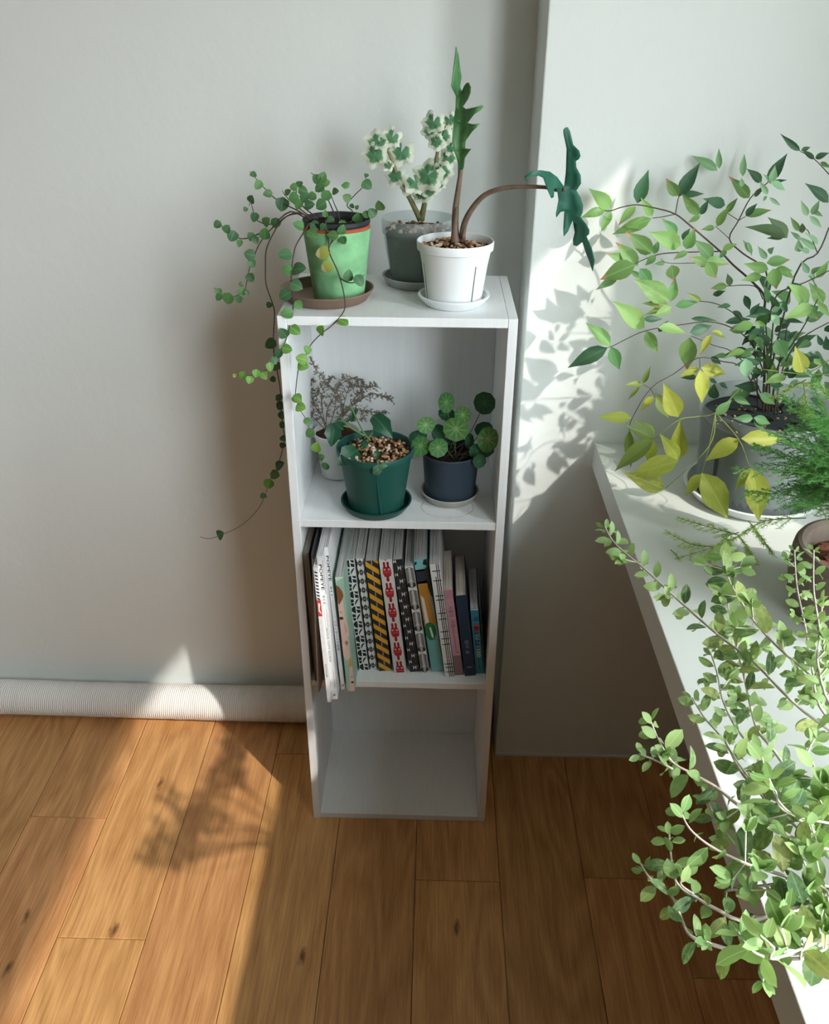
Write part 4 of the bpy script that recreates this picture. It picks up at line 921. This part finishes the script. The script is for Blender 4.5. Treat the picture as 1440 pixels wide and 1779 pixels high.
# base, tip, colour, depth, width -- in the enlarged crop's own numbers
A_ = [(305,430,195,322,'l',.180,1.2),(272,435,148,470,'l',.170,1),(305,445,250,548,'l',.170,1),(440,400,498,225,'d',.165,1.1),(432,415,340,512,'b',.165,1),(520,468,463,372,'l',.16,1),(515,478,310,562,'l',.155,.8),
 (655,365,768,185,'d',.15,.95),(655,362,590,272,'b',.145,1.3),(670,352,790,350,'d',.15,.8),(765,460,672,352,'l',.13,1),(770,460,812,380,'d',.14,1.1),(900,410,790,375,'d',.15,1.1),(855,520,918,415,'l',.12,1),(905,450,962,370,'b',.15,1),(770,462,705,500,'l',.12,1.1),(845,525,775,535,'b',.12,1),
 (1027,372,925,262,'b',.14,.9),(1120,290,1222,140,'d',.15,.95),(1090,290,1017,220,'d',.14,1),(1050,365,1105,310,'d',.14,1),(1140,295,1222,275,'d',.16,.7),(1005,465,1065,400,'d',.15,1.1),(1008,465,1142,430,'b',.15,.9),
 (1140,290,1160,205,'L',.05,1.2),(1140,290,1218,330,'L',.05,1),(1120,355,1080,285,'L',.05,.9),(1115,360,1095,390,'L',.05,1.3),(1140,300,1100,245,'L',.05,.7),(860,228,727,148,'L',.19,.8),(868,220,865,112,'L',.19,.8),(990,260,998,140,'L',.18,.8),(985,315,985,265,'L',.08,1.4),(1130,370,1190,415,'L',.06,.6),
 (1290,128,1187,40,'d',.08,.6),(1295,125,1345,105,'d',.08,1.2),(1365,170,1300,120,'d',.08,.8),(1367,165,1440,135,'d',.08,1.2),(1440,395,1322,292,'d',.06,.9),(1395,185,1450,215,'b',.06,.9),
 (1330,465,1295,388,'L',.03,.8),(1350,460,1390,385,'L',.04,1),(1360,440,1408,468,'L',.04,1),(1340,465,1405,530,'L',.03,.7),(1285,545,1240,472,'b',.03,.8),(1290,590,1240,545,'L',.03,.9),(1220,570,1010,512,'D',.10,.8),(1225,580,1130,470,'D',.11,1.1),(1205,575,1118,580,'D',.11,.9),(1370,640,1275,570,'L',.02,.6),(1385,612,1318,548,'L',.02,.6),(1285,655,1280,590,'L',.02,1.2),(1340,655,1280,630,'L',.02,1),(1300,555,1300,500,'D',.05,1.5),
 (520,660,388,550,'b',.11,1.15),(525,665,555,590,'g',.12,1.2),(445,725,332,602,'b',.10,1.1),(390,700,282,660,'b',.11,1),(430,718,245,795,'b',.07,1.3),(340,785,225,848,'g',.08,.9),(455,740,522,838,'g',.07,1.3),(460,790,400,745,'g',.09,1),(538,672,480,725,'g',.08,1.3),(585,712,530,715,'g',.09,1.2),(605,905,430,795,'l',.05,1.2),(620,722,632,805,'b',.06,1.9),(615,912,640,785,'b',.07,1.1),
 (670,620,510,550,'l',.08,1.15),(650,560,572,480,'g',.09,1.1),(695,640,740,530,'b',.06,1.3),(675,590,715,530,'d',.09,1.2),(835,690,742,590,'g',.07,1.2),(705,650,628,690,'b',.05,1.1),(810,720,715,680,'b',.05,1.1),(795,700,925,712,'b',.05,1.1),(805,705,855,795,'b',.04,1.4),(885,640,960,610,'l',.06,1.2),(905,640,865,690,'g',.07,1.2),
 (910,830,822,842,'b',.05,1.2),(925,830,912,765,'D',.07,1.4),(840,880,900,855,'d',.08,1.2),(835,880,870,850,'d',.08,1),(1125,745,1000,715,'l',.02,1.1),(1090,775,985,800,'l',.03,1.1),(1115,710,1240,690,'b',.03,1.2),(1150,740,1165,850,'b',-.01,1.7),(1180,740,1262,790,'l',0,1.1),(1160,742,1250,750,'l',.02,1.1),(1115,690,1070,625,'L',.03,.9),(1040,660,990,590,'L',.06,.8),(1125,660,1150,630,'L',.04,1.4),(1115,785,1125,845,'L',.03,1.2),(1015,600,1040,675,'L',.06,.7),
 (1335,925,1235,815,'l',-.03,1.3),(1410,925,1340,815,'l',-.03,1.1),(1335,765,1295,700,'L',0,1),(1345,765,1395,728,'L',0,1.1),(1340,765,1370,800,'L',0,1.2),(1360,930,1210,1000,'l',-.05,1.1),(1320,930,1385,1010,'b',-.05,1.2),(1385,920,1445,990,'l',-.05,1.1),(1375,790,1440,700,'l',0,1.0),(1300,950,1320,900,'L',-.04,1.5),
 (605,930,470,920,'o',.05,.8),(620,940,530,985,'l',.03,1.2),(590,950,475,978,'o',.05,.7),(475,1005,575,1000,'d',.08,1),(640,935,760,912,'g',.07,1),(775,912,700,865,'o',.07,.7),(550,1070,600,1012,'d',.09,1),(480,1050,318,908,'l',.05,1.05),(485,1065,548,1183,'l',.05,1.15),(303,1140,180,1020,'l',.07,1),
 (550,1045,700,1068,'l',.02,1),(715,1075,835,1035,'d',.04,1.2),(1045,1030,935,1055,'b',-.02,1.4),(1050,1020,1120,1040,'l',-.01,1.1),(1140,980,1188,1040,'L',-.03,1.2),(1145,970,1195,920,'L',-.03,1.2),(900,1020,1040,1000,'d',.05,.7),(720,1000,860,1010,'d',.05,.5),(940,960,1000,1010,'d',.06,1),(1000,880,1030,960,'d',.05,1)]
C_ = [(285,72,75,175,'d',.075,.9),(305,68,350,192,'g',.075,1.2),(715,20,695,195,'b',.03,1.3),(825,5,765,108,'Y',.02,.9),(830,-15,905,20,'Y',.03,.9),(765,180,655,220,'Y',.02,.9),(775,175,910,210,'Y',.01,1.1),(770,190,785,368,'Y',.0,1.1),(750,225,670,228,'d',.04,.9),(825,120,880,160,'d',.05,1.2),(840,340,840,262,'d',.03,1.5),(870,255,915,285,'d',.04,1.2),(815,235,860,258,'d',.05,1),
 (470,262,372,265,'o',.04,.8),(470,258,510,172,'o',.04,.7),(455,275,390,345,'o',.04,.5),(525,325,455,400,'y',.01,1),(540,330,610,440,'o',.01,1.2),(575,345,530,312,'o',.02,1.2),(655,435,580,262,'y',-.03,1.25),(412,438,235,430,'y',-.01,.85),(535,548,385,475,'o',-.05,1.1),(530,540,430,445,'o',-.03,1.1),(400,505,405,705,'o',-.03,.6),(525,550,317,712,'o',-.08,.85),(525,555,490,670,'y',-.06,1.3),(655,655,565,525,'y',-.06,1),(660,650,660,455,'y',-.06,1.0),(655,660,390,740,'y',-.09,1.05),(585,808,375,722,'y',-.10,1.15),
 (970,548,795,660,'y',-.14,1.15),(985,545,1225,548,'y',-.15,.9),(775,730,690,845,'y',-.13,1.15),(780,728,925,975,'y',-.15,1.05),(1035,700,950,815,'y',-.15,.95),(1042,705,1085,990,'y',-.16,1.0),
 (1045,440,945,440,'g',-.05,1.1),(1050,435,1140,470,'g',-.05,1.1),(1045,440,1110,500,'g',-.05,1.2),(940,330,1035,370,'g',-.02,.9),(1080,310,1165,370,'g',-.02,1.1),(1305,205,1268,72,'Y',-.08,1.3),(850,420,935,345,'g',-.06,1.2),(1220,220,1100,255,'l',-.04,1.1),(1165,30,1220,130,'g',-.03,1.6),(1005,130,1015,240,'L',-.04,1.4),(1040,100,980,120,'g',.0,1.5),(1190,350,1180,365,'Y',-.1,1),(1360,130,1405,165,'l',-.05,1.2),(1365,145,1400,130,'l',-.05,1),(1205,320,1180,365,'L',-.12,.8),(1225,315,1235,365,'L',-.12,.6)]
rl = random.Random(33)
for k_, lst in ((k5, A_), (k6, C_)):
    for (bx, by, tx, ty, c, y, wd) in lst:
        B = at_y(*k_(bx, by), y + rl.uniform(-.004, .004)); T = at_y(*k_(tx, ty), y - rl.uniform(-.008, .012)); put_leaf(NL[c], nan, B, T, wide=wd*.92, face=1, up=.25, rnd=.28, r=rl)
# the crowded middle of the plant
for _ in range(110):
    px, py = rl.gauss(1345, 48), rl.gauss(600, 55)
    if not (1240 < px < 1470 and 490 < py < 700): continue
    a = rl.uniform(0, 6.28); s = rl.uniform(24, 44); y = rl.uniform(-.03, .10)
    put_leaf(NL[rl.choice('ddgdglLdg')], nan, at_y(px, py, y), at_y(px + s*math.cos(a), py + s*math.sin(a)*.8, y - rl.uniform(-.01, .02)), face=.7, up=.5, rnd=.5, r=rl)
M_nst = mat('nandina_stem', '#4c4136', .7, var=.2, vscale=40); M_nst2 = mat('nandina_green_stalk', '#7b8a4a', .6)
NS = [([(1325,715),(1328,640),(1325,560),(1328,517),(1307,490),(1273,460),(1250,436),(1200,393),(1173,372),(1140,362),(1107,356),(1080,360),(1062,366),(1050,366)], .01, .17, .0028, .0007, 0),
 ([(1173,372),(1178,345),(1183,337)], .15, .148, .0009, .0007, 0),([(1173,372),(1150,377),(1133,379)], .155, .155, .0008, .0007, 0),([(1328,517),(1330,470),(1290,440),(1267,415),(1283,383),(1303,345),(1327,323),(1335,316)], .02, .145, .0017, .0008, 0),([(1283,383),(1295,376)], .148, .15, .0008, .0006, 0),([(1283,383),(1263,370)], .148, .15, .0008, .0006, 0),([(1267,415),(1243,393)], .13, .12, .0007, .0005, 0),
 ([(1248,437),(1173,439),(1140,443),(1110,455),(1093,466)], .085, .10, .0011, .0006, 0),([(1262,456),(1205,457),(1160,457),(1148,449)], .07, .08, .0008, .0005, 0),([(1325,520),(1310,497),(1263,497)], .03, .05, .001, .0006, 0),([(1335,560),(1350,512),(1400,490),(1440,470)], .0, -.02, .0014, .0008, 0),([(1330,680),(1380,480),(1420,440),(1440,395)], .02, .05, .002, .001, 0),([(1420,440),(1403,400),(1390,400)], .04, .03, .0009, .0006, 0),
 ([(1440,303),(1415,277),(1390,263)], .07, .08, .0009, .0006, 0),([(1328,650),(1300,590),(1243,560),(1170,566),(1120,575),(1090,588),(1062,602),(1050,604)], .02, .075, .0012, .0006, 0),([(1325,690),(1300,640),(1270,610),(1240,600),(1200,583)], .01, .03, .0012, .0006, 0),([(1325,700),(1290,640),(1255,628),(1212,622),(1170,650),(1130,675),(1098,727),(1093,748)], .01, -.02, .0013, .0006, 0),([(1130,675),(1117,668)], .03, .04, .0006, .0005, 0),([(1130,675),(1138,690)], .03, .01, .0006, .0005, 0),
 ([(1285,675),(1243,717),(1210,724),(1178,730),(1137,763)], -.02, -.06, .0011, .0006, 1),([(1243,717),(1237,765),(1205,805),(1155,849)], -.06, -.10, .0013, .0005, 1),([(1243,717),(1283,763),(1300,806),(1306,815)], -.06, -.15, .0010, .0006, 1),([(1243,717),(1232,775),(1219,823)], -.07, -.13, .0008, .0005, 1),([(1215,622),(1216,640)], .02, .015, .0006, .0005, 0),([(1178,800),(1178,770),(1178,735)], -.07, -.04, .0006, .0005, 1),
 ([(1340,715),(1350,640),(1375,600),(1400,560),(1420,520)], .0, -.04, .002, .0008, 0),([(1335,715),(1340,600),(1345,540)], .02, .02, .002, .001, 0),([(1345,720),(1360,640),(1390,590),(1440,560)], -.01, -.03, .0018, .0008, 0),([(1316,715),(1312,620),(1290,560),(1250,530),(1215,523)], .02, .07, .0014, .0006, 0),([(1440,650),(1395,650),(1320,641)], -.06, -.05, .0008, .0006, 1),([(1440,625),(1420,640),(1395,650)], -.07, -.07, .001, .0007, 1),([(1350,720),(1352,640),(1362,600),(1368,560)], .01, -.01, .0016, .0008, 0),([(1330,720),(1333,650),(1330,560)], .03, .03, .0022, .001, 0)]
for pts, ya, yb, r0, r1, k in NS: stalk(nan, pts, (ya, yb), r0, r1, M_nst2 if k else M_nst, n=5)

# ------------------------------------------------------------------ asparagus fern in the clay pot
M_clay = mat('brown_clay', '#74665c', .85, .15, bump=.25, bscale=50, var=.22, vscale=18)
cc = (.868, -.362)
fern = empty('potted_asparagus_fern', (cc[0], cc[1], LZ), 'feathery green asparagus fern in a thick-rimmed brown clay pot on the ledge', 'plant', 'potted plants')
mb = MB(); mb.lathe((cc[0], cc[1], LZ + .0003), [(.070, 0), (.078, .004), (.086, .03), (.0915, .065), (.092, .092), (.0905, .104), (.087, .110), (.082, .111), (.0755, .107), (.073, .095), (.072, .07), (.0001, .07)], 48); mb.build('pot', M_clay, fern, auto=True)
soil_disc(fern, cc, LZ + .082, .072, M_bark, amp=.008)
M_chip = mat('bark_chip', '#7a4b38', .9, var=.35, vscale=30); rc = random.Random(2); chips = []
for k in range(16):
    q = rc.uniform(0, 6.28); d = .055*math.sqrt(rc.random()); mb = MB(); X = V((1, rc.uniform(-.5, .5), rc.uniform(-.3, .3))).normalized(); Z = V((rc.uniform(-.4, .4), rc.uniform(-.4, .4), 1)).normalized(); Y = Z.cross(X).normalized()
    mb.prism(V((cc[0] + d*math.cos(q), cc[1] + d*math.sin(q), LZ + .088)), X, Y, X.cross(Y), (-.008, -.005, -.003), (.008, .005, .003)); mb.build('bark_chip', M_chip, fern, bevel=.001)
M_fern = leafmat('fern_needle', '#639f58', trans=.45, var=.0); M_fern2 = leafmat('fern_needle_young', '#a8c46a', trans=.45, var=.0); M_fst = mat('fern_stem', '#5f7d3c', .6)
ra = random.Random(44)
fst = MB(); fnd = MB(); fyn = MB()
def needle(mb, p, d, L, wd=.00045):
    x = d.cross((CAM - p).normalized()); x = (x.normalized() if x.length > 1e-4 else d.orthogonal()) * wd
    mb.add([p - x, p + x, p + d*L + x*.2], [(0, 1, 2)])
def frond(P, mb, spread, side=.05, flat=V((0, 0, 1)), nl=7.0, dens=1.0, L=.006):
    """arching stem with flat side branches clothed in needles"""
    fst.tube(P, [.0009 - .0006*i/len(P) for i in range(len(P))], 4)
    for i in range(2, len(P)):
        t = (P[i] - P[i-1]).normalized(); s = t.cross(flat)
        if s.length < .1: s = t.cross(V((1, 0, 0)))
        s.normalize(); f = i/len(P); ln = side * (1.0 - .75*f) * ra.uniform(.7, 1.1)
        for sg in (-1, 1):
            d = (s*sg*spread + t*.8 + V((ra.uniform(-.2, .2), ra.uniform(-.2, .2), ra.uniform(-.25, .15)))).normalized(); E_ = P[i] + d*ln; E_.z -= ln*.18
            fst.tube([P[i], (P[i] + E_)/2, E_], [.0004, .0003, .0002], 3, caps=False)
            n = max(3, int(ln / .0022 * dens))
            for k in range(n):
                p = P[i].lerp(E_, (k + .5)/n)
                for q in range(3): needle(mb, p, (d*.55 + V((ra.uniform(-1, 1), ra.uniform(-1, 1), ra.uniform(-.5, .5)))).normalized(), L*ra.uniform(.7, 1.2))
base = V((cc[0], cc[1], LZ + .085))
# dense mass above and to the left of the pot
for k in range(46):
    tx, ty = ra.uniform(1285, 1480), ra.uniform(690, 880)
    if tx < 1340 and ty < 760: continue
    y = ra.uniform(-.36, -.22); T = at_y(tx, ty, y); b = base + V((ra.uniform(-.04, .05), ra.uniform(-.03, .05), 0))
    mid = b.lerp(T, .5); mid.z += ra.uniform(.04, .09); Q = smooth_path([b, b.lerp(mid, .5) + V((0, 0, .03)), mid, T], 6)[5:]
    frond(Q, fnd, .9, side=.055, L=.0062)
for k in range(12):
    tx, ty = ra.uniform(1370, 1480), ra.uniform(640, 740); y = ra.uniform(-.34, -.26); T = at_y(tx, ty, y); b = base + V((ra.uniform(-.03, .05), ra.uniform(-.03, .05), 0))
    mid = b.lerp(T, .55); mid.z += .05; frond(smooth_path([b, b.lerp(mid, .5) + V((.01, 0, .03)), mid, T], 6)[6:], fnd, .9, side=.05, L=.006)
for P, y0, y1 in [([(1400,900),(1330,905),(1284,930),(1240,950),(1160,975)], -.33, -.22), ([(1284,930),(1230,915),(1180,900)], -.27, -.2), ([(1284,930),(1297,950),(1312,975)], -.27, -.27), ([(1284,925),(1262,935),(1290,968)], -.27, -.26), ([(1240,950),(1200,945),(1160,925)], -.24, -.2), ([(1240,950),(1232,965),(1236,985)], -.24, -.23), ([(1200,965),(1200,985),(1206,998)], -.23, -.22), ([(1165,955),(1185,975),(1188,988)], -.22, -.22), ([(1300,905),(1320,930),(1340,958)], -.29, -.29)]:
    Q = smooth_path([at_y(x, y, y0 + (y1-y0)*i/(len(P)-1)) for i, (x, y) in enumerate(P)], 5); frond(Q, fyn, 1.0, side=.024, L=.0066, dens=1.1)
for P, y0, y1 in [([(1400,660),(1385,668),(1345,690)], -.30, -.27), ([(1395,665),(1420,670),(1440,690)], -.3, -.3), ([(1395,665),(1400,700),(1398,715)], -.3, -.3)]:
    Q = smooth_path([at_y(x, y, y0 + (y1-y0)*i/(len(P)-1)) for i, (x, y) in enumerate(P)], 4); frond(Q, fyn, 1.0, side=.03, L=.010, dens=.5)
fst.build('stems', M_fst, fern)['kind'] = 'stuff'; fnd.build('needles', M_fern, fern)['kind'] = 'stuff'; fyn.build('young_needles', M_fern2, fern)['kind'] = 'stuff'

# ------------------------------------------------------------------ silvery shrub nearest the camera
sc_ = V((.775, -.90, LZ))
shr = empty('potted_silver_shrub', sc_, 'shrub with pale woolly stems and small oval grey-green leaves, spilling over the ledge edge', 'plant', 'potted plants')
M_tcl = mat('terracotta_pot', '#9a6a4e', .85, var=.12, vscale=15)
pot_shell(shr, (sc_.x, sc_.y), LZ + .0003, .062, .085, .125, M_tcl, rim=.006, rimh=.025, th=.006)
soil_disc(shr, (sc_.x, sc_.y), LZ + .112, .076, M_soil)
shw = lambda t: .25 * math.sin(math.pi * t ** 1.02) ** .62
SM = [leafmesh('shrub_leaf', shw, leafmat('shrub_leaf_green', c, rib='#8aa87c', trans=.38, spot=s, rough=.6), rows=6, fold=.2, curl=.22, cols=(-1, 0, 1)) for c, s in (('#66865a', '#869f6c'), ('#7c9b62', '#9cb57e'), ('#557350', '#70895f'))]
SY = [leafmesh('shrub_leaf_old', shw, leafmat('shrub_leaf_old', c, rib='#a2ae72', trans=.42, spot=s, rough=.6), rows=6, fold=.2, curl=.25, cols=(-1, 0, 1)) for c, s in (('#84985d', '#a0ae72'), ('#97a362', '#748b55'))]
ST = [leafmesh('shrub_leaf_tip', shw, leafmat('shrub_leaf_tip', c, rib='#b4cf9c', trans=.42, rough=.6), rows=5, fold=.3, curl=.1, cols=(-1, 0, 1)) for c in ('#9dbb78', '#83a865')]
M_sst = mat('woolly_stem', '#cdc4bb', .9, var=.18, vscale=60); M_sst2 = mat('dark_stem', '#5f5850', .9)
q7 = lambda x, y: (1020 + x/3.4286, 880 + y/3.4286)
q8 = lambda x, y: (1020 + x/3.362, 1250 + y/3.362)
# tip first; pixels, height at the tip, height where the path ends, then it runs to the crown
SS = [([q7(105,120), q7(170,225), q7(345,375), q7(545,560), q7(780,765), q7(1000,935), (1395,1235)], 1.04, 1.05, 1.0),
 ([q7(825,265), q7(840,420), q7(900,540), q7(1000,690), q7(1150,850), q7(1350,1020), (1470,1230)], 1.08, 1.08, 1.15),
 ([q7(820,490), q7(850,650), q7(880,800), q7(920,950), q7(960,1130), q7(1010,1320), (1341,1300), (1440,1420)], 1.03, 1.04, .9),
 ([q7(1235,260), q7(1250,480), q7(1300,720), q7(1340,970), (1440,1250)], 1.10, 1.10, .62),
 ([q7(1350,260), q7(1350,500), q7(1385,750), q7(1375,950), (1460,1250)], 1.12, 1.12, .62),
 ([q7(735,870), q7(775,1000), q7(800,1130), q7(860,1270), q7(950,1400), (1400,1420)], 1.03, 1.05, .85),
 ([q7(625,1140), q7(700,1260), q7(820,1400), (1290,1345), (1345,1400), (1440,1470)], 1.02, 1.05, .9),
 ([q7(375,1270), q7(430,1400), q8(500,250), q8(620,320), q8(760,400), (1300,1410), (1440,1480)], 1.06, 1.06, 1.05),
 ([q8(300,200), q8(400,240), q8(500,290)], 1.06, 1.06, .85), ([q8(690,440), q8(750,580), q8(840,700), q8(1000,900), q8(1110,1040), (1440,1600)], 1.04, 1.05, .95),
 ([q8(545,535), q8(600,640), q8(720,740), q8(900,830), q8(1050,880), (1450,1540)], 1.07, 1.06, 1.15),
 ([q8(480,650), q8(485,760), q8(520,950), q8(640,1040), q8(740,1100), (1300,1600), (1400,1570)], 1.04, 1.05, .85),
 ([q8(580,900), q8(545,960), q8(620,1020)], 1.05, 1.05, .85),
 ([q8(310,840), q8(370,930), q8(490,1030), q8(545,1150), q8(600,1260), q8(720,1310), q8(850,1350), q8(1000,1385), q8(1200,1370), (1450,1640)], 1.03, 1.05, .8),
 ([q8(880,1240), q8(960,1345), q8(1030,1385)], 1.09, 1.07, 1.2), ([q8(1010,1260), q8(1090,1330), q8(1150,1380)], 1.10, 1.07, 1.25),
 ([q8(1010,170), q8(1050,330), q8(1120,480), q8(1230,580), (1450,1460)], 1.09, 1.07, 1.1), ([q8(810,130), q8(880,250), q8(960,360), q8(1060,500), q8(1120,560)], 1.05, 1.06, 1.0),
 ([q8(1330,110), q8(1290,190), q8(1320,260), (1440,1380)], 1.10, 1.08, 1.1), ([q8(1230,740), q8(1300,900), q8(1400,1000), (1460,1570)], 1.08, 1.06, 1.1),
 ([q8(1140,1060), q8(1200,1120), q8(1300,1080), (1450,1550)], 1.08, 1.06, 1.1), ([q8(1280,1300), q8(1250,1370), q8(1330,1370)], 1.06, 1.06, .9),
 ([q7(1400,560), q7(1400,800), (1450,1180)], 1.12, 1.1, .9), ([q8(1060,340), q8(1100,420), q8(1210,560)], 1.11, 1.08, 1.2), ([q8(1300,560), q8(1330,680), q8(1420,760)], 1.1, 1.08, 1.1)]
rs = random.Random(77); crown = V((sc_.x - .02, sc_.y, LZ + .115)); cand = []
for (P, zt, zb, sz) in SS:
    n = len(P); Q = [at_z(x, y, zt + (zb - zt)*i/(n-1)) for i, (x, y) in enumerate(P)]
    if P[-1][0] > 1360: Q += [Q[-1].lerp(crown, .55) + V((0, 0, .012)), crown]
    Q = smooth_path(Q, 5); rad = [.0007 + .0007*min(1, i/22) for i in range(len(Q))]
    mb = MB(); mb.tube(Q, rad, 6); mb.build('stem', M_sst, shr, smooth=True)
    acc = 0; nxt = .003; ang = rs.uniform(0, 3.14)
    for i in range(1, len(Q)):
        seg = (Q[i] - Q[i-1]).length; acc += seg
        if to_px(Q[i]).x > 1480: break
        while acc > nxt:
            p = Q[i-1].lerp(Q[i], max(0, min(1, 1 - (acc - nxt)/max(seg, 1e-6)))); t = (Q[i-1] - Q[i]).normalized()    # towards the tip
            s = t.orthogonal().normalized(); b2 = t.cross(s); ang += 1.57; tipn = nxt < .012
            for sg in (0, math.pi):
                if not tipn and rs.random() < .08: continue
                d = s*math.cos(ang + sg) + b2*math.sin(ang + sg); L = (.0130 if tipn else rs.uniform(.017, .0255)) * sz
                if not tipn: L *= min(1, .68 + nxt*9)
                d = (d + t*(.8 if tipn else .3) + V((0, 0, .1 - .25*(not tipn)))).normalized(); me = rs.choice(ST) if nxt < .02 else rs.choice(SM + SY if nxt > .05 else SM + ST)
                if not tipn and nxt > .03 and rs.random() < .19:      # a short side shoot with a small rosette
                    e_ = p + (d + V((0, 0, .3))).normalized()*rs.uniform(.012, .022)*sz; mb = MB(); mb.tube([p, e_], .0006, 4); mb.build('stem', M_sst, shr)
                    for g in range(6):
                        d3 = (d*.6 + V((rs.uniform(-1, 1), rs.uniform(-1, 1), rs.uniform(-.2, 1)))).normalized(); cand.append(((to_px(e_) - to_px(e_ + d3*.014)).length, rs.choice(ST), e_, e_ + d3*rs.uniform(.011, .018)*sz, 1.1))
                cand.append(((to_px(p) - to_px(p + d*L)).length, me, p + d*.002, p + d*(L + .002), rs.uniform(.9, 1.2)))
            nxt += (.005 if tipn else rs.uniform(.011, .0165))
for k in range(22):     # the window-side half of the same shrub
    q = rs.uniform(-2.2, 2.0); ln = rs.uniform(.16, .36); tip = crown + V((.12 + ln*abs(math.cos(q))*.75, ln*math.sin(q)*.9 + .02, rs.uniform(.06, .30)))
    if to_px(tip).x < 1470: tip.x += .12
    Q = smooth_path([tip, tip.lerp(crown, .5) + V((0, 0, .03)), crown], 8); mb = MB(); mb.tube(Q, .0014, 5); mb.build('stem', M_sst, shr, smooth=True)
    for i in range(0, len(Q) - 3):
        for g in range(3):
            d = V((rs.uniform(-1, 1), rs.uniform(-1, 1), rs.uniform(-.4, .8))).normalized(); L = rs.uniform(.018, .026)
            if to_px(Q[i] + d*L).x < 1452 or to_px(Q[i]).x < 1452: continue
            cand.append((0, rs.choice(SM), Q[i], Q[i] + d*L, 1.15))
cand.sort(key=lambda c: -c[0]); small = MB()
for i, (_, me, B, T, wd) in enumerate(cand):
    if i < 298: put_leaf(me, shr, B, T, wide=wd, face=.38, up=.3, rnd=.5, r=rs)
    else:      # the smallest ones, joined
        x, y, z, L = leaf_frame(B, T, face=.38, up=.3, rnd=.5, r=rs)
        small.add([B + (x*(v.co.x*wd) + y*v.co.y + z*v.co.z)*L for v in me.vertices], [tuple(p.vertices) for p in me.polygons])
if small.v: small.build('small_leaves', SM[1].materials[0], shr, smooth=True)['kind'] = 'stuff'
for P, z in [([q8(810,1010), q8(800,1120), q8(795,1240)], 1.0), ([q8(640,1060), q8(560,1010)], 1.04)]:
    mb = MB(); mb.tube(smooth_path([at_z(x, y, z) for x, y in P], 3), .0012, 5); mb.build('stem', M_nst2, shr, smooth=True)
for P, z in [([q8(950,1140), q8(1060,1150), q8(1250,1080), q8(1400,1020), (1470,1540)], 1.0), ([q8(800,1000), q8(900,985), q8(1050,970), q8(1180,960), (1460,1560)], 1.01), ([q8(800,1310), q8(1000,1390), (1460,1650)], 1.0)]:
    Q = smooth_path([at_z(x, y, z) for x, y in P] + [crown], 3); mb = MB(); mb.tube(Q, .0014, 5); mb.build('stem', M_sst2, shr, smooth=True)
